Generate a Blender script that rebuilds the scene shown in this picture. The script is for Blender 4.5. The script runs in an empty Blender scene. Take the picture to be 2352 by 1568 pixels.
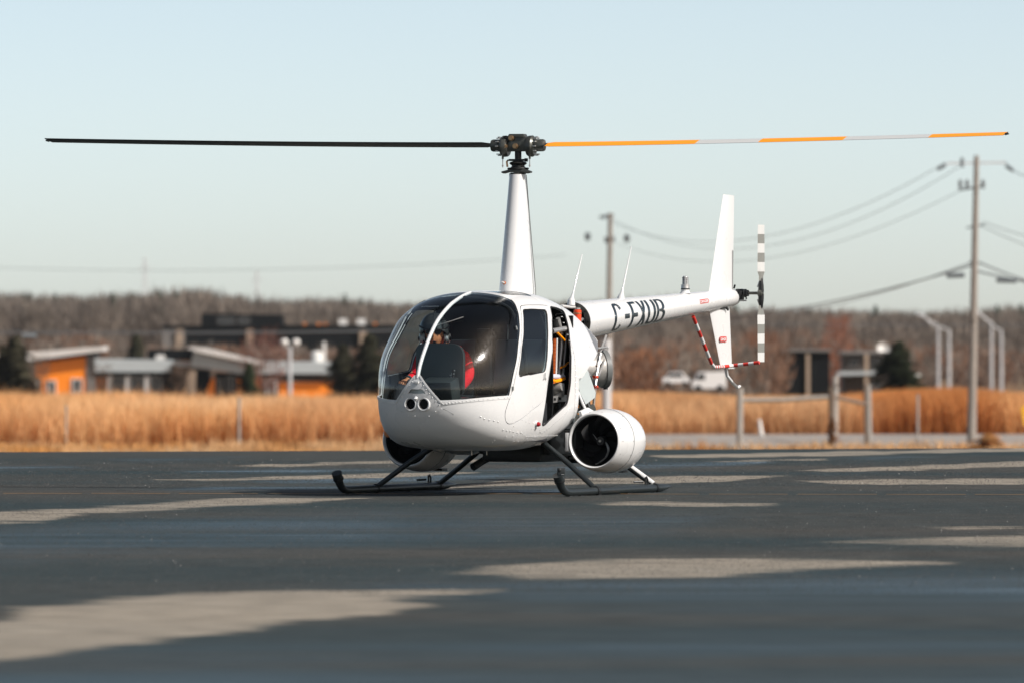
import bpy, bmesh, math, random
import numpy as np
from mathutils import Vector, Matrix, noise as mnoise

random.seed(7)
rng = np.random.default_rng(7)
sc = bpy.context.scene
COL = sc.collection

# ------------------------------------------------------------------ camera, sky, sun, exposure
FPX = 18000.0            # focal length in units of a 2352-wide picture
CAMZ = 1.35
HOR = 725.0
cam_d = bpy.data.cameras.new('camera')
cam = bpy.data.objects.new('camera', cam_d); COL.objects.link(cam)
cam.location = (0, 0, CAMZ)
cam.rotation_euler = (math.radians(90) - math.atan((784 - HOR) / FPX), 0, 0)
cam_d.sensor_width = 36.0
cam_d.lens = FPX / 2352 * 36.0
cam_d.clip_start = 0.5
cam_d.clip_end = 12000
cam_d.dof.use_dof = True
cam_d.dof.focus_distance = 59.3
cam_d.dof.aperture_fstop = 4.5
cam_d.dof.aperture_blades = 9
sc.camera = cam

SUN_EL = math.radians(41)
SUN_H = Vector((math.sin(math.radians(121)), math.cos(math.radians(121)), 0))
SUN = Vector((SUN_H.x * math.cos(SUN_EL), SUN_H.y * math.cos(SUN_EL), math.sin(SUN_EL)))
world = bpy.data.worlds.new('World'); sc.world = world; world.use_nodes = True
wn = world.node_tree.nodes; wl = world.node_tree.links
bg = wn['Background']
sky = wn.new('ShaderNodeTexSky'); sky.sky_type = 'NISHITA'; sky.sun_disc = False
sky.sun_elevation = SUN_EL
sky.sun_rotation = math.atan2(SUN_H.x, SUN_H.y)
sky.air_density = 0.25; sky.dust_density = 0.7; sky.ozone_density = 1.0
tint = wn.new('ShaderNodeMix'); tint.data_type = 'RGBA'; tint.blend_type = 'MULTIPLY'; tint.inputs['Factor'].default_value = 1
tint.inputs['B'].default_value = (1.21, 1.0, 0.70, 1)      # the camera's white balance
wl.new(sky.outputs[0], tint.inputs['A']); wl.new(tint.outputs['Result'], bg.inputs[0]); bg.inputs[1].default_value = 0.15
ld = bpy.data.lights.new('sun', 'SUN'); ld.energy = 3.1; ld.angle = math.radians(0.53); ld.color = (1.0, 0.955, 0.915)
lo = bpy.data.objects.new('sun', ld); COL.objects.link(lo)
lo.rotation_euler = SUN.to_track_quat('Z', 'Y').to_euler()
sc.view_settings.view_transform = 'Standard'
sc.view_settings.look = 'None'
sc.view_settings.exposure = 0.76
sc.view_settings.gamma = 1.0
sc.view_settings.use_curve_mapping = False
sc.render.engine = 'CYCLES'
sc.cycles.max_bounces = 10
sc.cycles.transparent_max_bounces = 12
sc.cycles.caustics_reflective = False
sc.cycles.caustics_refractive = False

# ------------------------------------------------------------------ materials
def srgb(r, g, b):
    f = lambda c: (c / 255 / 12.92) if c / 255 <= 0.04045 else ((c / 255 + 0.055) / 1.055) ** 2.4
    return (f(r), f(g), f(b))

def nodes_of(m):
    m.use_nodes = True
    return m.node_tree.nodes, m.node_tree.links

def mat(name, col, rough=0.5, metal=0.0, spec=0.5, coat=0.0, var=0.0, scale=8.0, bump=0.0, bscale=60.0, detail=4):
    m = bpy.data.materials.new(name)
    n, l = nodes_of(m)
    b = n['Principled BSDF']
    b.inputs['Base Color'].default_value = (*col, 1)
    b.inputs['Roughness'].default_value = rough
    b.inputs['Metallic'].default_value = metal
    b.inputs['Specular IOR Level'].default_value = spec
    b.inputs['Coat Weight'].default_value = coat
    b.inputs['Coat Roughness'].default_value = 0.08
    if var > 0 or bump > 0:
        tc = n.new('ShaderNodeTexCoord')
    if var > 0:
        nt = n.new('ShaderNodeTexNoise'); nt.inputs['Scale'].default_value = scale; nt.inputs['Detail'].default_value = detail
        l.new(tc.outputs['Object'], nt.inputs['Vector'])
        mx = n.new('ShaderNodeMix'); mx.data_type = 'RGBA'
        mx.inputs['A'].default_value = (*[c * (1 - var) for c in col], 1)
        mx.inputs['B'].default_value = (*[min(1, c * (1 + var)) for c in col], 1)
        l.new(nt.outputs['Fac'], mx.inputs['Factor'])
        l.new(mx.outputs['Result'], b.inputs['Base Color'])
        mr = n.new('ShaderNodeMapRange')
        mr.inputs['To Min'].default_value = max(0.02, rough * 0.8); mr.inputs['To Max'].default_value = min(1, rough * 1.2)
        l.new(nt.outputs['Fac'], mr.inputs['Value']); l.new(mr.outputs['Result'], b.inputs['Roughness'])
    if bump > 0:
        nb = n.new('ShaderNodeTexNoise'); nb.inputs['Scale'].default_value = bscale; nb.inputs['Detail'].default_value = 3
        l.new(tc.outputs['Object'], nb.inputs['Vector'])
        bp = n.new('ShaderNodeBump'); bp.inputs['Strength'].default_value = bump; bp.inputs['Distance'].default_value = 0.01
        l.new(nb.outputs['Fac'], bp.inputs['Height']); l.new(bp.outputs['Normal'], b.inputs['Normal'])
    return m

def attr_mat(name, rough=0.9, spec=0.2, attr='Col', trans=0.0):
    m = bpy.data.materials.new(name)
    n, l = nodes_of(m)
    b = n['Principled BSDF']
    a = n.new('ShaderNodeAttribute'); a.attribute_name = attr
    l.new(a.outputs['Color'], b.inputs['Base Color'])
    b.inputs['Roughness'].default_value = rough
    b.inputs['Specular IOR Level'].default_value = spec
    if trans > 0:
        t = n.new('ShaderNodeBsdfTranslucent'); l.new(a.outputs['Color'], t.inputs['Color'])
        mx = n.new('ShaderNodeMixShader'); mx.inputs[0].default_value = trans
        l.new(b.outputs[0], mx.inputs[1]); l.new(t.outputs[0], mx.inputs[2])
        l.new(mx.outputs[0], n['Material Output'].inputs[0])
    return m

def glass_mat(name, tint, rough=0.0, spec_ior=1.5, dust=0.0):
    m = bpy.data.materials.new(name)
    n, l = nodes_of(m)
    n.remove(n['Principled BSDF'])
    out = n['Material Output']
    t = n.new('ShaderNodeBsdfTransparent'); t.inputs['Color'].default_value = (*tint, 1)
    g = n.new('ShaderNodeBsdfAnisotropic'); g.inputs['Roughness'].default_value = rough
    fr = n.new('ShaderNodeFresnel'); fr.inputs['IOR'].default_value = spec_ior
    # a thin pane: the same reflectance from inside as from outside
    ge = n.new('ShaderNodeNewGeometry'); mr0 = n.new('ShaderNodeMapRange')
    mr0.inputs['To Min'].default_value = spec_ior; mr0.inputs['To Max'].default_value = 1 / spec_ior
    l.new(ge.outputs['Backfacing'], mr0.inputs['Value']); l.new(mr0.outputs[0], fr.inputs['IOR'])
    mx = n.new('ShaderNodeMixShader')
    l.new(fr.outputs[0], mx.inputs[0]); l.new(t.outputs[0], mx.inputs[1]); l.new(g.outputs[0], mx.inputs[2])
    last = mx
    if dust > 0:
        tc = n.new('ShaderNodeTexCoord')
        nt = n.new('ShaderNodeTexNoise'); nt.inputs['Scale'].default_value = 70; nt.inputs['Detail'].default_value = 6
        l.new(tc.outputs['Object'], nt.inputs['Vector'])
        mr = n.new('ShaderNodeMapRange'); mr.inputs['From Min'].default_value = 0.4; mr.inputs['From Max'].default_value = 0.85
        mr.inputs['To Max'].default_value = dust
        l.new(nt.outputs['Fac'], mr.inputs['Value'])
        g2 = n.new('ShaderNodeBsdfAnisotropic'); g2.inputs['Roughness'].default_value = 0.24
        g2.inputs['Color'].default_value = (0.5, 0.5, 0.5, 1)
        mx2 = n.new('ShaderNodeMixShader')
        l.new(mr.outputs[0], mx2.inputs[0]); l.new(mx.outputs[0], mx2.inputs[1]); l.new(g2.outputs[0], mx2.inputs[2])
        last = mx2
    l.new(last.outputs[0], out.inputs[0])
    return m

M = {}
M['white'] = mat('white_paint', (0.645, 0.655, 0.655), 0.28, spec=0.5, coat=0.35, var=0.03, scale=3)
M['black'] = mat('black_metal', (0.012, 0.014, 0.015), 0.42, spec=0.4, var=0.25, scale=25)
M['void'] = mat('black_interior', (0.01, 0.011, 0.012), 0.85, spec=0.2)
M['seal'] = mat('black_seal', (0.012, 0.013, 0.015), 0.55)
M['skid'] = mat('dark_skid_paint', (0.016, 0.021, 0.023), 0.38, spec=0.5, var=0.3, scale=18, bump=0.15, bscale=90)
M['hub'] = mat('hub_grey', (0.085, 0.088, 0.078), 0.35, metal=0.5, var=0.3, scale=30)
M['rub'] = mat('black_rubber', (0.008, 0.009, 0.009), 0.38)
M['steel'] = mat('bare_steel', (0.46, 0.45, 0.43), 0.38, metal=0.55, var=0.15, scale=40)
M['alum'] = mat('aluminium', (0.5, 0.5, 0.49), 0.4, metal=0.7, var=0.1, scale=40)
M['copper'] = mat('bronze_bolt', (0.42, 0.27, 0.15), 0.3, metal=0.9)
M['lgrey'] = mat('primer_grey', (0.42, 0.47, 0.47), 0.5, var=0.06, scale=20)
M['mgrey'] = mat('frame_grey', (0.16, 0.17, 0.17), 0.45, var=0.15, scale=20)
M['orange'] = mat('orange_paint', (0.95, 0.33, 0.002), 0.4, spec=0.4)
M['duct'] = mat('orange_duct', (0.50, 0.12, 0.02), 0.6)
M['red'] = mat('red_paint', (0.55, 0.025, 0.015), 0.35, coat=0.2)
M['bottle'] = mat('red_reservoir', (0.75, 0.06, 0.01), 0.4)
M['lens'] = mat('red_lens', (0.35, 0.005, 0.01), 0.08, coat=1.0)
M['reg'] = mat('registration_teal_black', (0.012, 0.022, 0.028), 0.3, coat=0.3)
M['wind'] = glass_mat('windshield_glass', (0.83, 0.90, 0.92), 0.10, 1.5, 0.035)
M['pane'] = glass_mat('side_glass', (0.66, 0.76, 0.78), 0.0, 1.5, 0.0)
M['seat'] = mat('seat_leather', (0.02, 0.022, 0.026), 0.6, var=0.2, scale=20)
M['panel'] = mat('instrument_plastic', (0.032, 0.038, 0.038), 0.3, spec=0.5)
M['jacket'] = mat('red_jacket_cloth', (0.80, 0.008, 0.02), 0.75, spec=0.2, var=0.25, scale=14, bump=0.9, bscale=22)
M['skin'] = mat('skin', (0.55, 0.23, 0.11), 0.5, spec=0.35, var=0.12, scale=30)
M['cloth'] = mat('dark_trousers', (0.015, 0.016, 0.02), 0.85)
M['helmet'] = mat('helmet_shell', (0.03, 0.032, 0.032), 0.35, coat=0.3, var=0.3, scale=60)
M['cup'] = mat('white_ear_cup', (0.55, 0.55, 0.54), 0.4)
M['lettering'] = mat('white_print', (0.75, 0.75, 0.75), 0.5)
M['bladeg'] = mat('blade_grey', (0.20, 0.205, 0.19), 0.4)

# ------------------------------------------------------------------ mesh helpers
def link(o, parent=None):
    COL.objects.link(o)
    if parent is not None: o.parent = parent
    return o

def empty(name, loc=(0, 0, 0), rotz=0.0, parent=None):
    o = bpy.data.objects.new(name, None); o.empty_display_size = 0.1
    o.location = loc; o.rotation_euler = (0, 0, rotz)
    return link(o, parent)

def tag(o, label=None, cat=None, group=None, kind=None):
    if label: o['label'] = label
    if cat: o['category'] = cat
    if group: o['group'] = group
    if kind: o['kind'] = kind
    return o

def basis(d):
    d = Vector(d).normalized()
    u = d.cross(Vector((0, 0, 1)))
    if u.length < 1e-3: u = d.cross(Vector((1, 0, 0)))
    u.normalize(); v = u.cross(d).normalized()
    return d, u, v

class MB:
    def __init__(s): s.v = []; s.f = []; s.m = []
    def add(s, vs, fs, mi=0):
        o = len(s.v); s.v += [tuple(p) for p in vs]
        s.f += [tuple(i + o for i in f) for f in fs]; s.m += [mi] * len(fs)
        return s
    def box(s, c, size, R=None, mi=0):
        hx, hy, hz = [k / 2 for k in size]
        vs = [Vector((x, y, z)) for x in (-hx, hx) for y in (-hy, hy) for z in (-hz, hz)]
        if R is not None: vs = [R @ p for p in vs]
        c = Vector(c); vs = [p + c for p in vs]
        return s.add(vs, [(0, 1, 3, 2), (4, 6, 7, 5), (0, 4, 5, 1), (2, 3, 7, 6), (0, 2, 6, 4), (1, 5, 7, 3)], mi)
    def bar(s, a, b, w, h, mi=0):
        a = Vector(a); b = Vector(b); d, u, v = basis(b - a)
        vs = [p + u * sx * w / 2 + v * sy * h / 2 for p in (a, b) for sx, sy in ((-1, -1), (1, -1), (1, 1), (-1, 1))]
        return s.add(vs, [(3, 2, 1, 0), (4, 5, 6, 7), (0, 1, 5, 4), (1, 2, 6, 5), (2, 3, 7, 6), (3, 0, 4, 7)], mi)
    def tube(s, pts, r, seg=12, mi=0, caps=True, matf=None):
        pts = [Vector(p) for p in pts]; n = len(pts)
        rs = r if isinstance(r, (list, tuple)) else [r] * n
        up = None; rings = []
        for i, p in enumerate(pts):
            d = (pts[min(i + 1, n - 1)] - pts[max(i - 1, 0)])
            if d.length < 1e-9: d = Vector((0, 0, 1))
            d.normalize()
            if up is None: _, u, v = basis(d)
            else:
                u = (up - d * up.dot(d)).normalized(); v = u.cross(d).normalized()
            up = u
            rings.append([p + (u * math.cos(t) + v * math.sin(t)) * rs[i] for t in [2 * math.pi * k / seg for k in range(seg)]])
        vs = [p for ring in rings for p in ring]; fs = []; ms = []
        for i in range(n - 1):
            for k in range(seg):
                k2 = (k + 1) % seg
                fs.append((i * seg + k, i * seg + k2, (i + 1) * seg + k2, (i + 1) * seg + k))
                ms.append(matf(i) if matf else mi)
        if caps:
            fs.append(tuple(range(seg))[::-1]); ms.append(ms[0] if ms else mi)
            fs.append(tuple((n - 1) * seg + k for k in range(seg))); ms.append(ms[-2] if len(ms) > 1 else mi)
        o = len(s.v); s.v += [tuple(p) for p in vs]
        s.f += [tuple(i + o for i in f) for f in fs]; s.m += ms
        return s
    def lathe(s, prof, org, axis, seg=32, mi=0, matf=None):
        """prof: list of (distance along axis, radius)"""
        d, u, v = basis(axis); org = Vector(org); n = len(prof)
        vs = []
        for x, r in prof:
            for k in range(seg):
                t = 2 * math.pi * k / seg
                vs.append(org + d * x + (u * math.cos(t) + v * math.sin(t)) * max(r, 1e-5))
        fs = []; ms = []
        for i in range(n - 1):
            for k in range(seg):
                k2 = (k + 1) % seg
                fs.append((i * seg + k, i * seg + k2, (i + 1) * seg + k2, (i + 1) * seg + k)); ms.append(matf(i) if matf else mi)
        o = len(s.v); s.v += [tuple(p) for p in vs]
        s.f += [tuple(i + o for i in f) for f in fs]; s.m += ms
        return s
    def prism(s, poly, n, t, mi=0):
        """closed planar polygon (3d points) extruded by t along n"""
        n = Vector(n).normalized(); k = len(poly)
        a = [Vector(p) - n * t / 2 for p in poly]; b = [Vector(p) + n * t / 2 for p in poly]
        fs = [tuple(range(k))[::-1], tuple(range(k, 2 * k))] + [(i, (i + 1) % k, k + (i + 1) % k, k + i) for i in range(k)]
        return s.add(a + b, fs, mi)
    def build(s, name, mats, parent=None, smooth=True, ang=35, bevel=0.0, fix=True):
        me = bpy.data.meshes.new(name)
        me.from_pydata(s.v, [], s.f)
        if not isinstance(mats, (list, tuple)): mats = [mats]
        for m_ in mats: me.materials.append(m_)
        if len(mats) > 1: me.polygons.foreach_set('material_index', s.m)
        if fix:
            bm = bmesh.new(); bm.from_mesh(me)
            bmesh.ops.recalc_face_normals(bm, faces=bm.faces)
            if bevel > 0:
                es = [e for e in bm.edges if len(e.link_faces) == 2 and e.calc_face_angle(0) > 0.6]
                bmesh.ops.bevel(bm, geom=es, offset=bevel, segments=2, affect='EDGES', profile=0.6)
            bm.to_mesh(me); bm.free()
        if smooth:
            me.shade_smooth(); me.set_sharp_from_angle(angle=math.radians(ang))
        me.update()
        o = bpy.data.objects.new(name, me)
        return link(o, parent)

def arc(c, r, a0, a1, n, u, v):
    c = Vector(c); u = Vector(u); v = Vector(v)
    return [c + (u * math.cos(t) + v * math.sin(t)) * r for t in np.linspace(a0, a1, n)]

def rbox(c, s, r=0.01, R=None, mi=0):
    mb = MB(); mb.box(c, s, R, mi); return mb

def skinned(name, verts, edges, radii, mat_, parent, levels=2):
    me = bpy.data.meshes.new(name); me.from_pydata([tuple(v) for v in verts], edges, [])
    o = bpy.data.objects.new(name + '_src', me); COL.objects.link(o)
    o.modifiers.new('s', 'SKIN')
    me = o.data
    if not me.skin_vertices:
        bm = bmesh.new(); bm.from_mesh(me); bm.verts.layers.skin.verify(); bm.to_mesh(me); bm.free()
    for i, r in enumerate(radii):
        rr = r if isinstance(r, (tuple, list)) else (r, r)
        me.skin_vertices[0].data[i].radius = rr
        me.skin_vertices[0].data[i].use_root = (i == 0)
    ss = o.modifiers.new('u', 'SUBSURF'); ss.levels = levels; ss.render_levels = levels
    dg = bpy.context.evaluated_depsgraph_get(); dg.update()
    nm = bpy.data.meshes.new_from_object(o.evaluated_get(dg))
    COL.objects.unlink(o); bpy.data.objects.remove(o)
    nm.materials.clear(); nm.materials.append(mat_)
    nm.name = name; nm.shade_smooth()
    return link(bpy.data.objects.new(name, nm), parent)

def W(px, py, d):
    """world point seen at (px, py) of the 2352-wide survey at distance d"""
    return Vector(((px - 1176) * d / FPX, d, CAMZ - (py - HOR) * d / FPX))

def pfield(P2, poly):
    """signed distance (positive inside) of points P2 (n,2) to polygon"""
    poly = np.asarray(poly, float); n = len(poly)
    d2 = np.full(len(P2), 1e9); ins = np.zeros(len(P2), bool)
    for i in range(n):
        a = poly[i]; b = poly[(i + 1) % n]; e = b - a
        w = P2 - a
        t = np.clip((w @ e) / max(e @ e, 1e-12), 0, 1)
        q = w - t[:, None] * e
        d2 = np.minimum(d2, (q * q).sum(1))
        c = ((a[1] > P2[:, 1]) != (b[1] > P2[:, 1]))
        xs = a[0] + (P2[:, 1] - a[1]) * e[0] / (e[1] if abs(e[1]) > 1e-12 else 1e-12)
        ins ^= c & (P2[:, 0] < xs)
    d = np.sqrt(d2)
    return np.where(ins, d, -d)

def smooth_poly(pts, n=6, closed=True):
    pts = np.asarray(pts, float); k = len(pts); out = []
    for i in range(k if closed else k - 1):
        p0, p1, p2, p3 = pts[(i - 1) % k], pts[i], pts[(i + 1) % k], pts[(i + 2) % k]
        if not closed:
            p0 = pts[max(i - 1, 0)]; p3 = pts[min(i + 2, k - 1)]
        for t in np.arange(n) / n:
            out.append(0.5 * ((2 * p1) + (-p0 + p2) * t + (2 * p0 - 5 * p1 + 4 * p2 - p3) * t * t + (-p0 + 3 * p1 - 3 * p2 + p3) * t ** 3))
    if not closed: out.append(pts[-1])
    return np.array(out)

def round_poly(pts, r, n=5):
    """polygon with corners rounded by radius r"""
    pts = [Vector(p) for p in pts]; out = []
    k = len(pts)
    for i in range(k):
        p, a, b = pts[i], pts[i - 1], pts[(i + 1) % k]
        da = (a - p); db = (b - p); la = min(r, da.length * 0.45); lb = min(r, db.length * 0.45)
        s = p + da.normalized() * la; e = p + db.normalized() * lb
        for t in np.linspace(0, 1, n):
            out.append(s * (1 - t) ** 2 + p * 2 * t * (1 - t) + e * t * t)
    return [tuple(q) for q in out]

def vnoise(P, scale, seed=0.0):
    """cheap value noise for arrays, -1..1"""
    P = np.asarray(P, float) * scale + seed
    i = np.floor(P).astype(np.int64); f = P - i; f = f * f * (3 - 2 * f)
    def h(x, y):
        n = (x * 374761393 + y * 668265263 + 1442695) & 0xffffffff
        n = ((n ^ (n >> 13)) * 1274126177) & 0xffffffff
        return ((n ^ (n >> 16)) & 0xffff) / 32768.0 - 1
    a = h(i[:, 0], i[:, 1]); b = h(i[:, 0] + 1, i[:, 1]); c = h(i[:, 0], i[:, 1] + 1); d = h(i[:, 0] + 1, i[:, 1] + 1)
    return (a * (1 - f[:, 0]) + b * f[:, 0]) * (1 - f[:, 1]) + (c * (1 - f[:, 0]) + d * f[:, 0]) * f[:, 1]

# ================================================================== THE SETTING
# ------------------------------------------------------------------ apron
def edge_y(x): return 79.0 + 0.223 * np.clip(x, -60, 60)

def build_apron():
    fx = np.concatenate([[-160, -110, -75, -50, -34, -24, -17, -12, -9.5], np.arange(-8, 8.01, 0.055), [9.5, 12, 17, 24, 34, 50, 75, 110, 160]])
    rows = [-60, -35, -15, 0, 8, 13]
    pys = np.concatenate([np.arange(2150, 1150, -4.0), np.arange(1150, 1034, -0.7)])
    rows = np.array(rows + list(24300.0 / (pys - 725)) + [79.0])
    X, Y = np.meshgrid(fx, rows)
    sh = np.clip((Y - 62) / 17.0, 0, 1); sh = sh * sh * (3 - 2 * sh)
    Yw = Y + 0.223 * np.clip(X, -60, 60) * sh
    nr, nc = X.shape
    V = np.stack([X.ravel(), Yw.ravel(), np.zeros(X.size)], 1)
    idx = np.arange(nr * nc).reshape(nr, nc)
    F = np.stack([idx[:-1, :-1], idx[:-1, 1:], idx[1:, 1:], idx[1:, :-1]], -1).reshape(-1, 4)
    me = bpy.data.meshes.new('apron'); me.from_pydata(V.tolist(), [], F.tolist())
    # wear map: dried patches and puddles, surveyed on the ground
    Yc = np.maximum(V[:, 1], 5.0)
    px = 1176 + FPX * V[:, 0] / Yc; py = 725 + 24300.0 / Yc
    P2 = np.stack([px, py * 6], 1)
    wob = (vnoise(V[:, :2] * [1.0, 0.25], 1.3, 3) * 9 + vnoise(V[:, :2] * [1, 0.3], 4.0, 9) * 6 + vnoise(V[:, :2] * [0.7, 1.4], 9.0, 5) * 4)
    dry = [[(-260, 1440), (0, 1420), (60, 1395), (300, 1375), (400, 1362), (700, 1358), (1130, 1358), (1040, 1368), (900, 1373), (970, 1388), (900, 1408), (700, 1428), (450, 1462), (250, 1485), (0, 1520), (-260, 1550)],
           [(1010, 1312), (1200, 1292), (1350, 1283), (1700, 1278), (2100, 1284), (2170, 1289), (2050, 1300), (1800, 1313), (1600, 1327), (1200, 1327)],
           [(1850, 1246), (1960, 1239), (2352, 1226), (2600, 1222), (2600, 1254), (2352, 1251), (2000, 1249)],
           [(-200, 1180), (0, 1173), (200, 1161), (420, 1150), (600, 1142), (860, 1142), (700, 1155), (500, 1165), (200, 1181), (100, 1198), (0, 1200), (-200, 1206)],
           [(1340, 1155), (1450, 1150), (1780, 1154), (1800, 1159), (1600, 1164), (1400, 1161)],
           [(1800, 1101), (2352, 1098), (2600, 1098), (2600, 1113), (2352, 1113), (1900, 1110)],
           [(1820, 1079), (2352, 1057), (2600, 1056), (2600, 1069), (2352, 1071), (1900, 1084)],
           [(1500, 1046), (2000, 1033), (2600, 1026), (2600, 1031), (2000, 1044), (1600, 1050)],
           [(1000, 1121), (1160, 1100), (1500, 1093), (1830, 1090), (1700, 1103), (1500, 1112), (1250, 1114)],
           [(360, 1100), (700, 1092), (1010, 1083), (1100, 1084), (900, 1095), (500, 1103)],
           [(540, 1069), (880, 1055), (1300, 1052), (1300, 1058), (900, 1063), (650, 1071)],
           [(2140, 1209), (2352, 1206), (2352, 1211), (2200, 1213)], [(1600, 1058), (1900, 1052), (1900, 1056), (1650, 1061)]]
    D = np.full(len(V), -1e3)
    S = np.full(len(V), .74)
    for k, p in enumerate(dry):
        f = pfield(P2, [(a, b * 6) for a, b in p])
        if k == 0: S = np.where(f > -60, 1.0, S)
        D = np.maximum(D, f)
    fray = vnoise(V[:, :2] * [0.22, 3.0], 1.6, 17) * 10 + vnoise(V[:, :2] * [0.4, 6.0], 2.0, 27) * 7
    sg = np.clip(5 + (py - 1120) * 0.11, 4, 34)
    dv = 1 / (1 + np.exp(-(D + wob * 1.2 + fray * np.clip(sg / 9, .6, 3.0)) / sg)) * S
    wet = [([(300, 1124), (500, 1114), (780, 1110), (900, 1118), (700, 1127), (400, 1128)], 0.8),
           ([(560, 1104), (850, 1094), (1290, 1082), (1290, 1090), (1000, 1104), (700, 1114)], 0.85),
           ([(430, 1082), (640, 1077), (880, 1079), (700, 1084)], 1.0), ([(-100, 1068), (160, 1069), (190, 1073), (0, 1078), (-100, 1078)], 0.9),
           ([(260, 1054), (560, 1048), (520, 1054), (300, 1058)], 0.7),
           ([(990, 1128), (1060, 1123), (1330, 1119), (1520, 1123), (1500, 1129), (1300, 1130), (1100, 1129)], 1.0),
           ([(1080, 1080), (1480, 1066), (1760, 1060), (1700, 1068), (1300, 1080)], 0.95),
           ([(1860, 1086), (2040, 1080), (2000, 1086), (1900, 1090)], 1.0), ([(1900, 1050), (2080, 1045), (2160, 1048), (2000, 1054)], 0.9),
           ([(1390, 1368), (1560, 1348), (1720, 1334), (1640, 1348), (1500, 1368)], 0.7), ([(0, 1250), (300, 1257), (330, 1265), (0, 1290)], 0.5),
           ([(-200, 1500), (900, 1478), (1700, 1450), (2600, 1455), (2600, 1500), (1600, 1510), (600, 1520)], 0.75), ([(-200, 1535), (500, 1522), (1300, 1538), (2600, 1528), (2600, 1700), (-200, 1700)], 0.7),
           ([(-200, 1225), (300, 1195), (900, 1170), (1700, 1180), (1500, 1225), (500, 1262), (-200, 1290)], 0.65), ([(900, 1345), (1500, 1330), (2600, 1315), (2600, 1400), (1700, 1395), (1200, 1380)], 0.9)]
    wv = np.zeros(len(V))
    for p, s in wet:
        f = pfield(P2, [(a, b * 6) for a, b in p])
        wv = np.maximum(wv, s / (1 + np.exp(-(f + wob * .5 + vnoise(V[:, :2] * [.3, .5], .8, 61) * 22) / np.clip(9 + (py - 1130) * .35, 9, 110))))
    a = me.attributes.new('dry', 'FLOAT', 'POINT'); a.data.foreach_set('value', dv.astype(np.float32))
    a = me.attributes.new('wet', 'FLOAT', 'POINT'); a.data.foreach_set('value', wv.astype(np.float32))
    m = bpy.data.materials.new('asphalt'); n, l = nodes_of(m); b = n['Principled BSDF']
    tc = n.new('ShaderNodeTexCoord')
    ad = n.new('ShaderNodeAttribute'); ad.attribute_name = 'dry'
    aw = n.new('ShaderNodeAttribute'); aw.attribute_name = 'wet'
    def noise_(scale, det=3, st=(1, 1, 1)):
        mp = n.new('ShaderNodeMapping'); mp.inputs['Scale'].default_value = st
        l.new(tc.outputs['Object'], mp.inputs['Vector'])
        t = n.new('ShaderNodeTexNoise'); t.inputs['Scale'].default_value = scale; t.inputs['Detail'].default_value = det
        l.new(mp.outputs[0], t.inputs['Vector']); return t.outputs['Fac']
    def mth(op, a_, b_=None, c_=None):
        x = n.new('ShaderNodeMath'); x.operation = op
        for i, q in enumerate((a_, b_, c_)):
            if q is None: continue
            if isinstance(q, (int, float)): x.inputs[i].default_value = q
            else: l.new(q, x.inputs[i])
        return x.outputs[0]
    def mixc(f, A, B):
        x = n.new('ShaderNodeMix'); x.data_type = 'RGBA'
        for k, q in (('Factor', f), ('A', A), ('B', B)):
            if isinstance(q, tuple): x.inputs[k].default_value = (*q, 1)
            elif isinstance(q, (int, float)): x.inputs[k].default_value = q
            else: l.new(q, x.inputs[k])
        return x.outputs['Result']
    fine = noise_(60, 5); mid = noise_(1.1, 5, (0.6, 1.0, 1)); big = noise_(0.35, 4, (0.25, 1.0, 1)); grit = noise_(220, 2)
    # dry threshold broken up by fine aggregate
    e = mth('ADD', ad.outputs['Fac'], mth('MULTIPLY', mth('SUBTRACT', fine, 0.5), 0.55))
    e = mth('ADD', e, mth('MULTIPLY', mth('SUBTRACT', mid, 0.5), 0.6))
    e = mth('ADD', e, mth('MULTIPLY', mth('SUBTRACT', noise_(1.0, 6, (.45, 4.5, 1)), 0.5), 1.1))
    e = mth('ADD', e, mth('MULTIPLY', mth('SUBTRACT', noise_(7, 5, (.7, 1.5, 1)), 0.5), 0.6))
    mr = n.new('ShaderNodeMapRange'); mr.interpolation_type = 'SMOOTHSTEP'
    mr.inputs['From Min'].default_value = 0.30; mr.inputs['From Max'].default_value = 0.72
    l.new(e, mr.inputs['Value']); dryf = mr.outputs[0]
    mr2 = n.new('ShaderNodeMapRange'); mr2.inputs['From Min'].default_value = 0.35; mr2.inputs['From Max'].default_value = 0.65
    l.new(big, mr2.inputs['Value'])
    dark = mixc(mr2.outputs[0], (0.025, 0.037, 0.0395), (0.055, 0.055, 0.051))
    tan = mixc(mid, (0.225, 0.198, 0.158), (0.285, 0.255, 0.210))
    base = mixc(dryf, dark, tan)
    clod = noise_(3.2, 6, (1, 1.6, 1)); cm = n.new('ShaderNodeMapRange'); cm.inputs['From Min'].default_value = 0.3; cm.inputs['From Max'].default_value = 0.7
    cm.inputs['To Min'].default_value = 0.72; cm.inputs['To Max'].default_value = 1.25; l.new(clod, cm.inputs['Value'])
    vm0 = n.new('ShaderNodeVectorMath'); vm0.operation = 'SCALE'; l.new(base, vm0.inputs[0]); l.new(cm.outputs[0], vm0.inputs['Scale']); base = vm0.outputs[0]
    sp = n.new('ShaderNodeMapRange'); sp.inputs['From Min'].default_value = 0.25; sp.inputs['From Max'].default_value = 0.75
    sp.inputs['To Min'].default_value = 0.55; sp.inputs['To Max'].default_value = 1.45
    l.new(grit, sp.inputs['Value'])
    vm = n.new('ShaderNodeVectorMath'); vm.operation = 'SCALE'; l.new(base, vm.inputs[0]); l.new(sp.outputs[0], vm.inputs['Scale'])
    # pale grains scattered in the aggregate, their sparkle painted into the colour
    vo = n.new('ShaderNodeTexVoronoi'); vo.inputs['Scale'].default_value = 5.0; l.new(tc.outputs['Object'], vo.inputs['Vector'])
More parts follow.
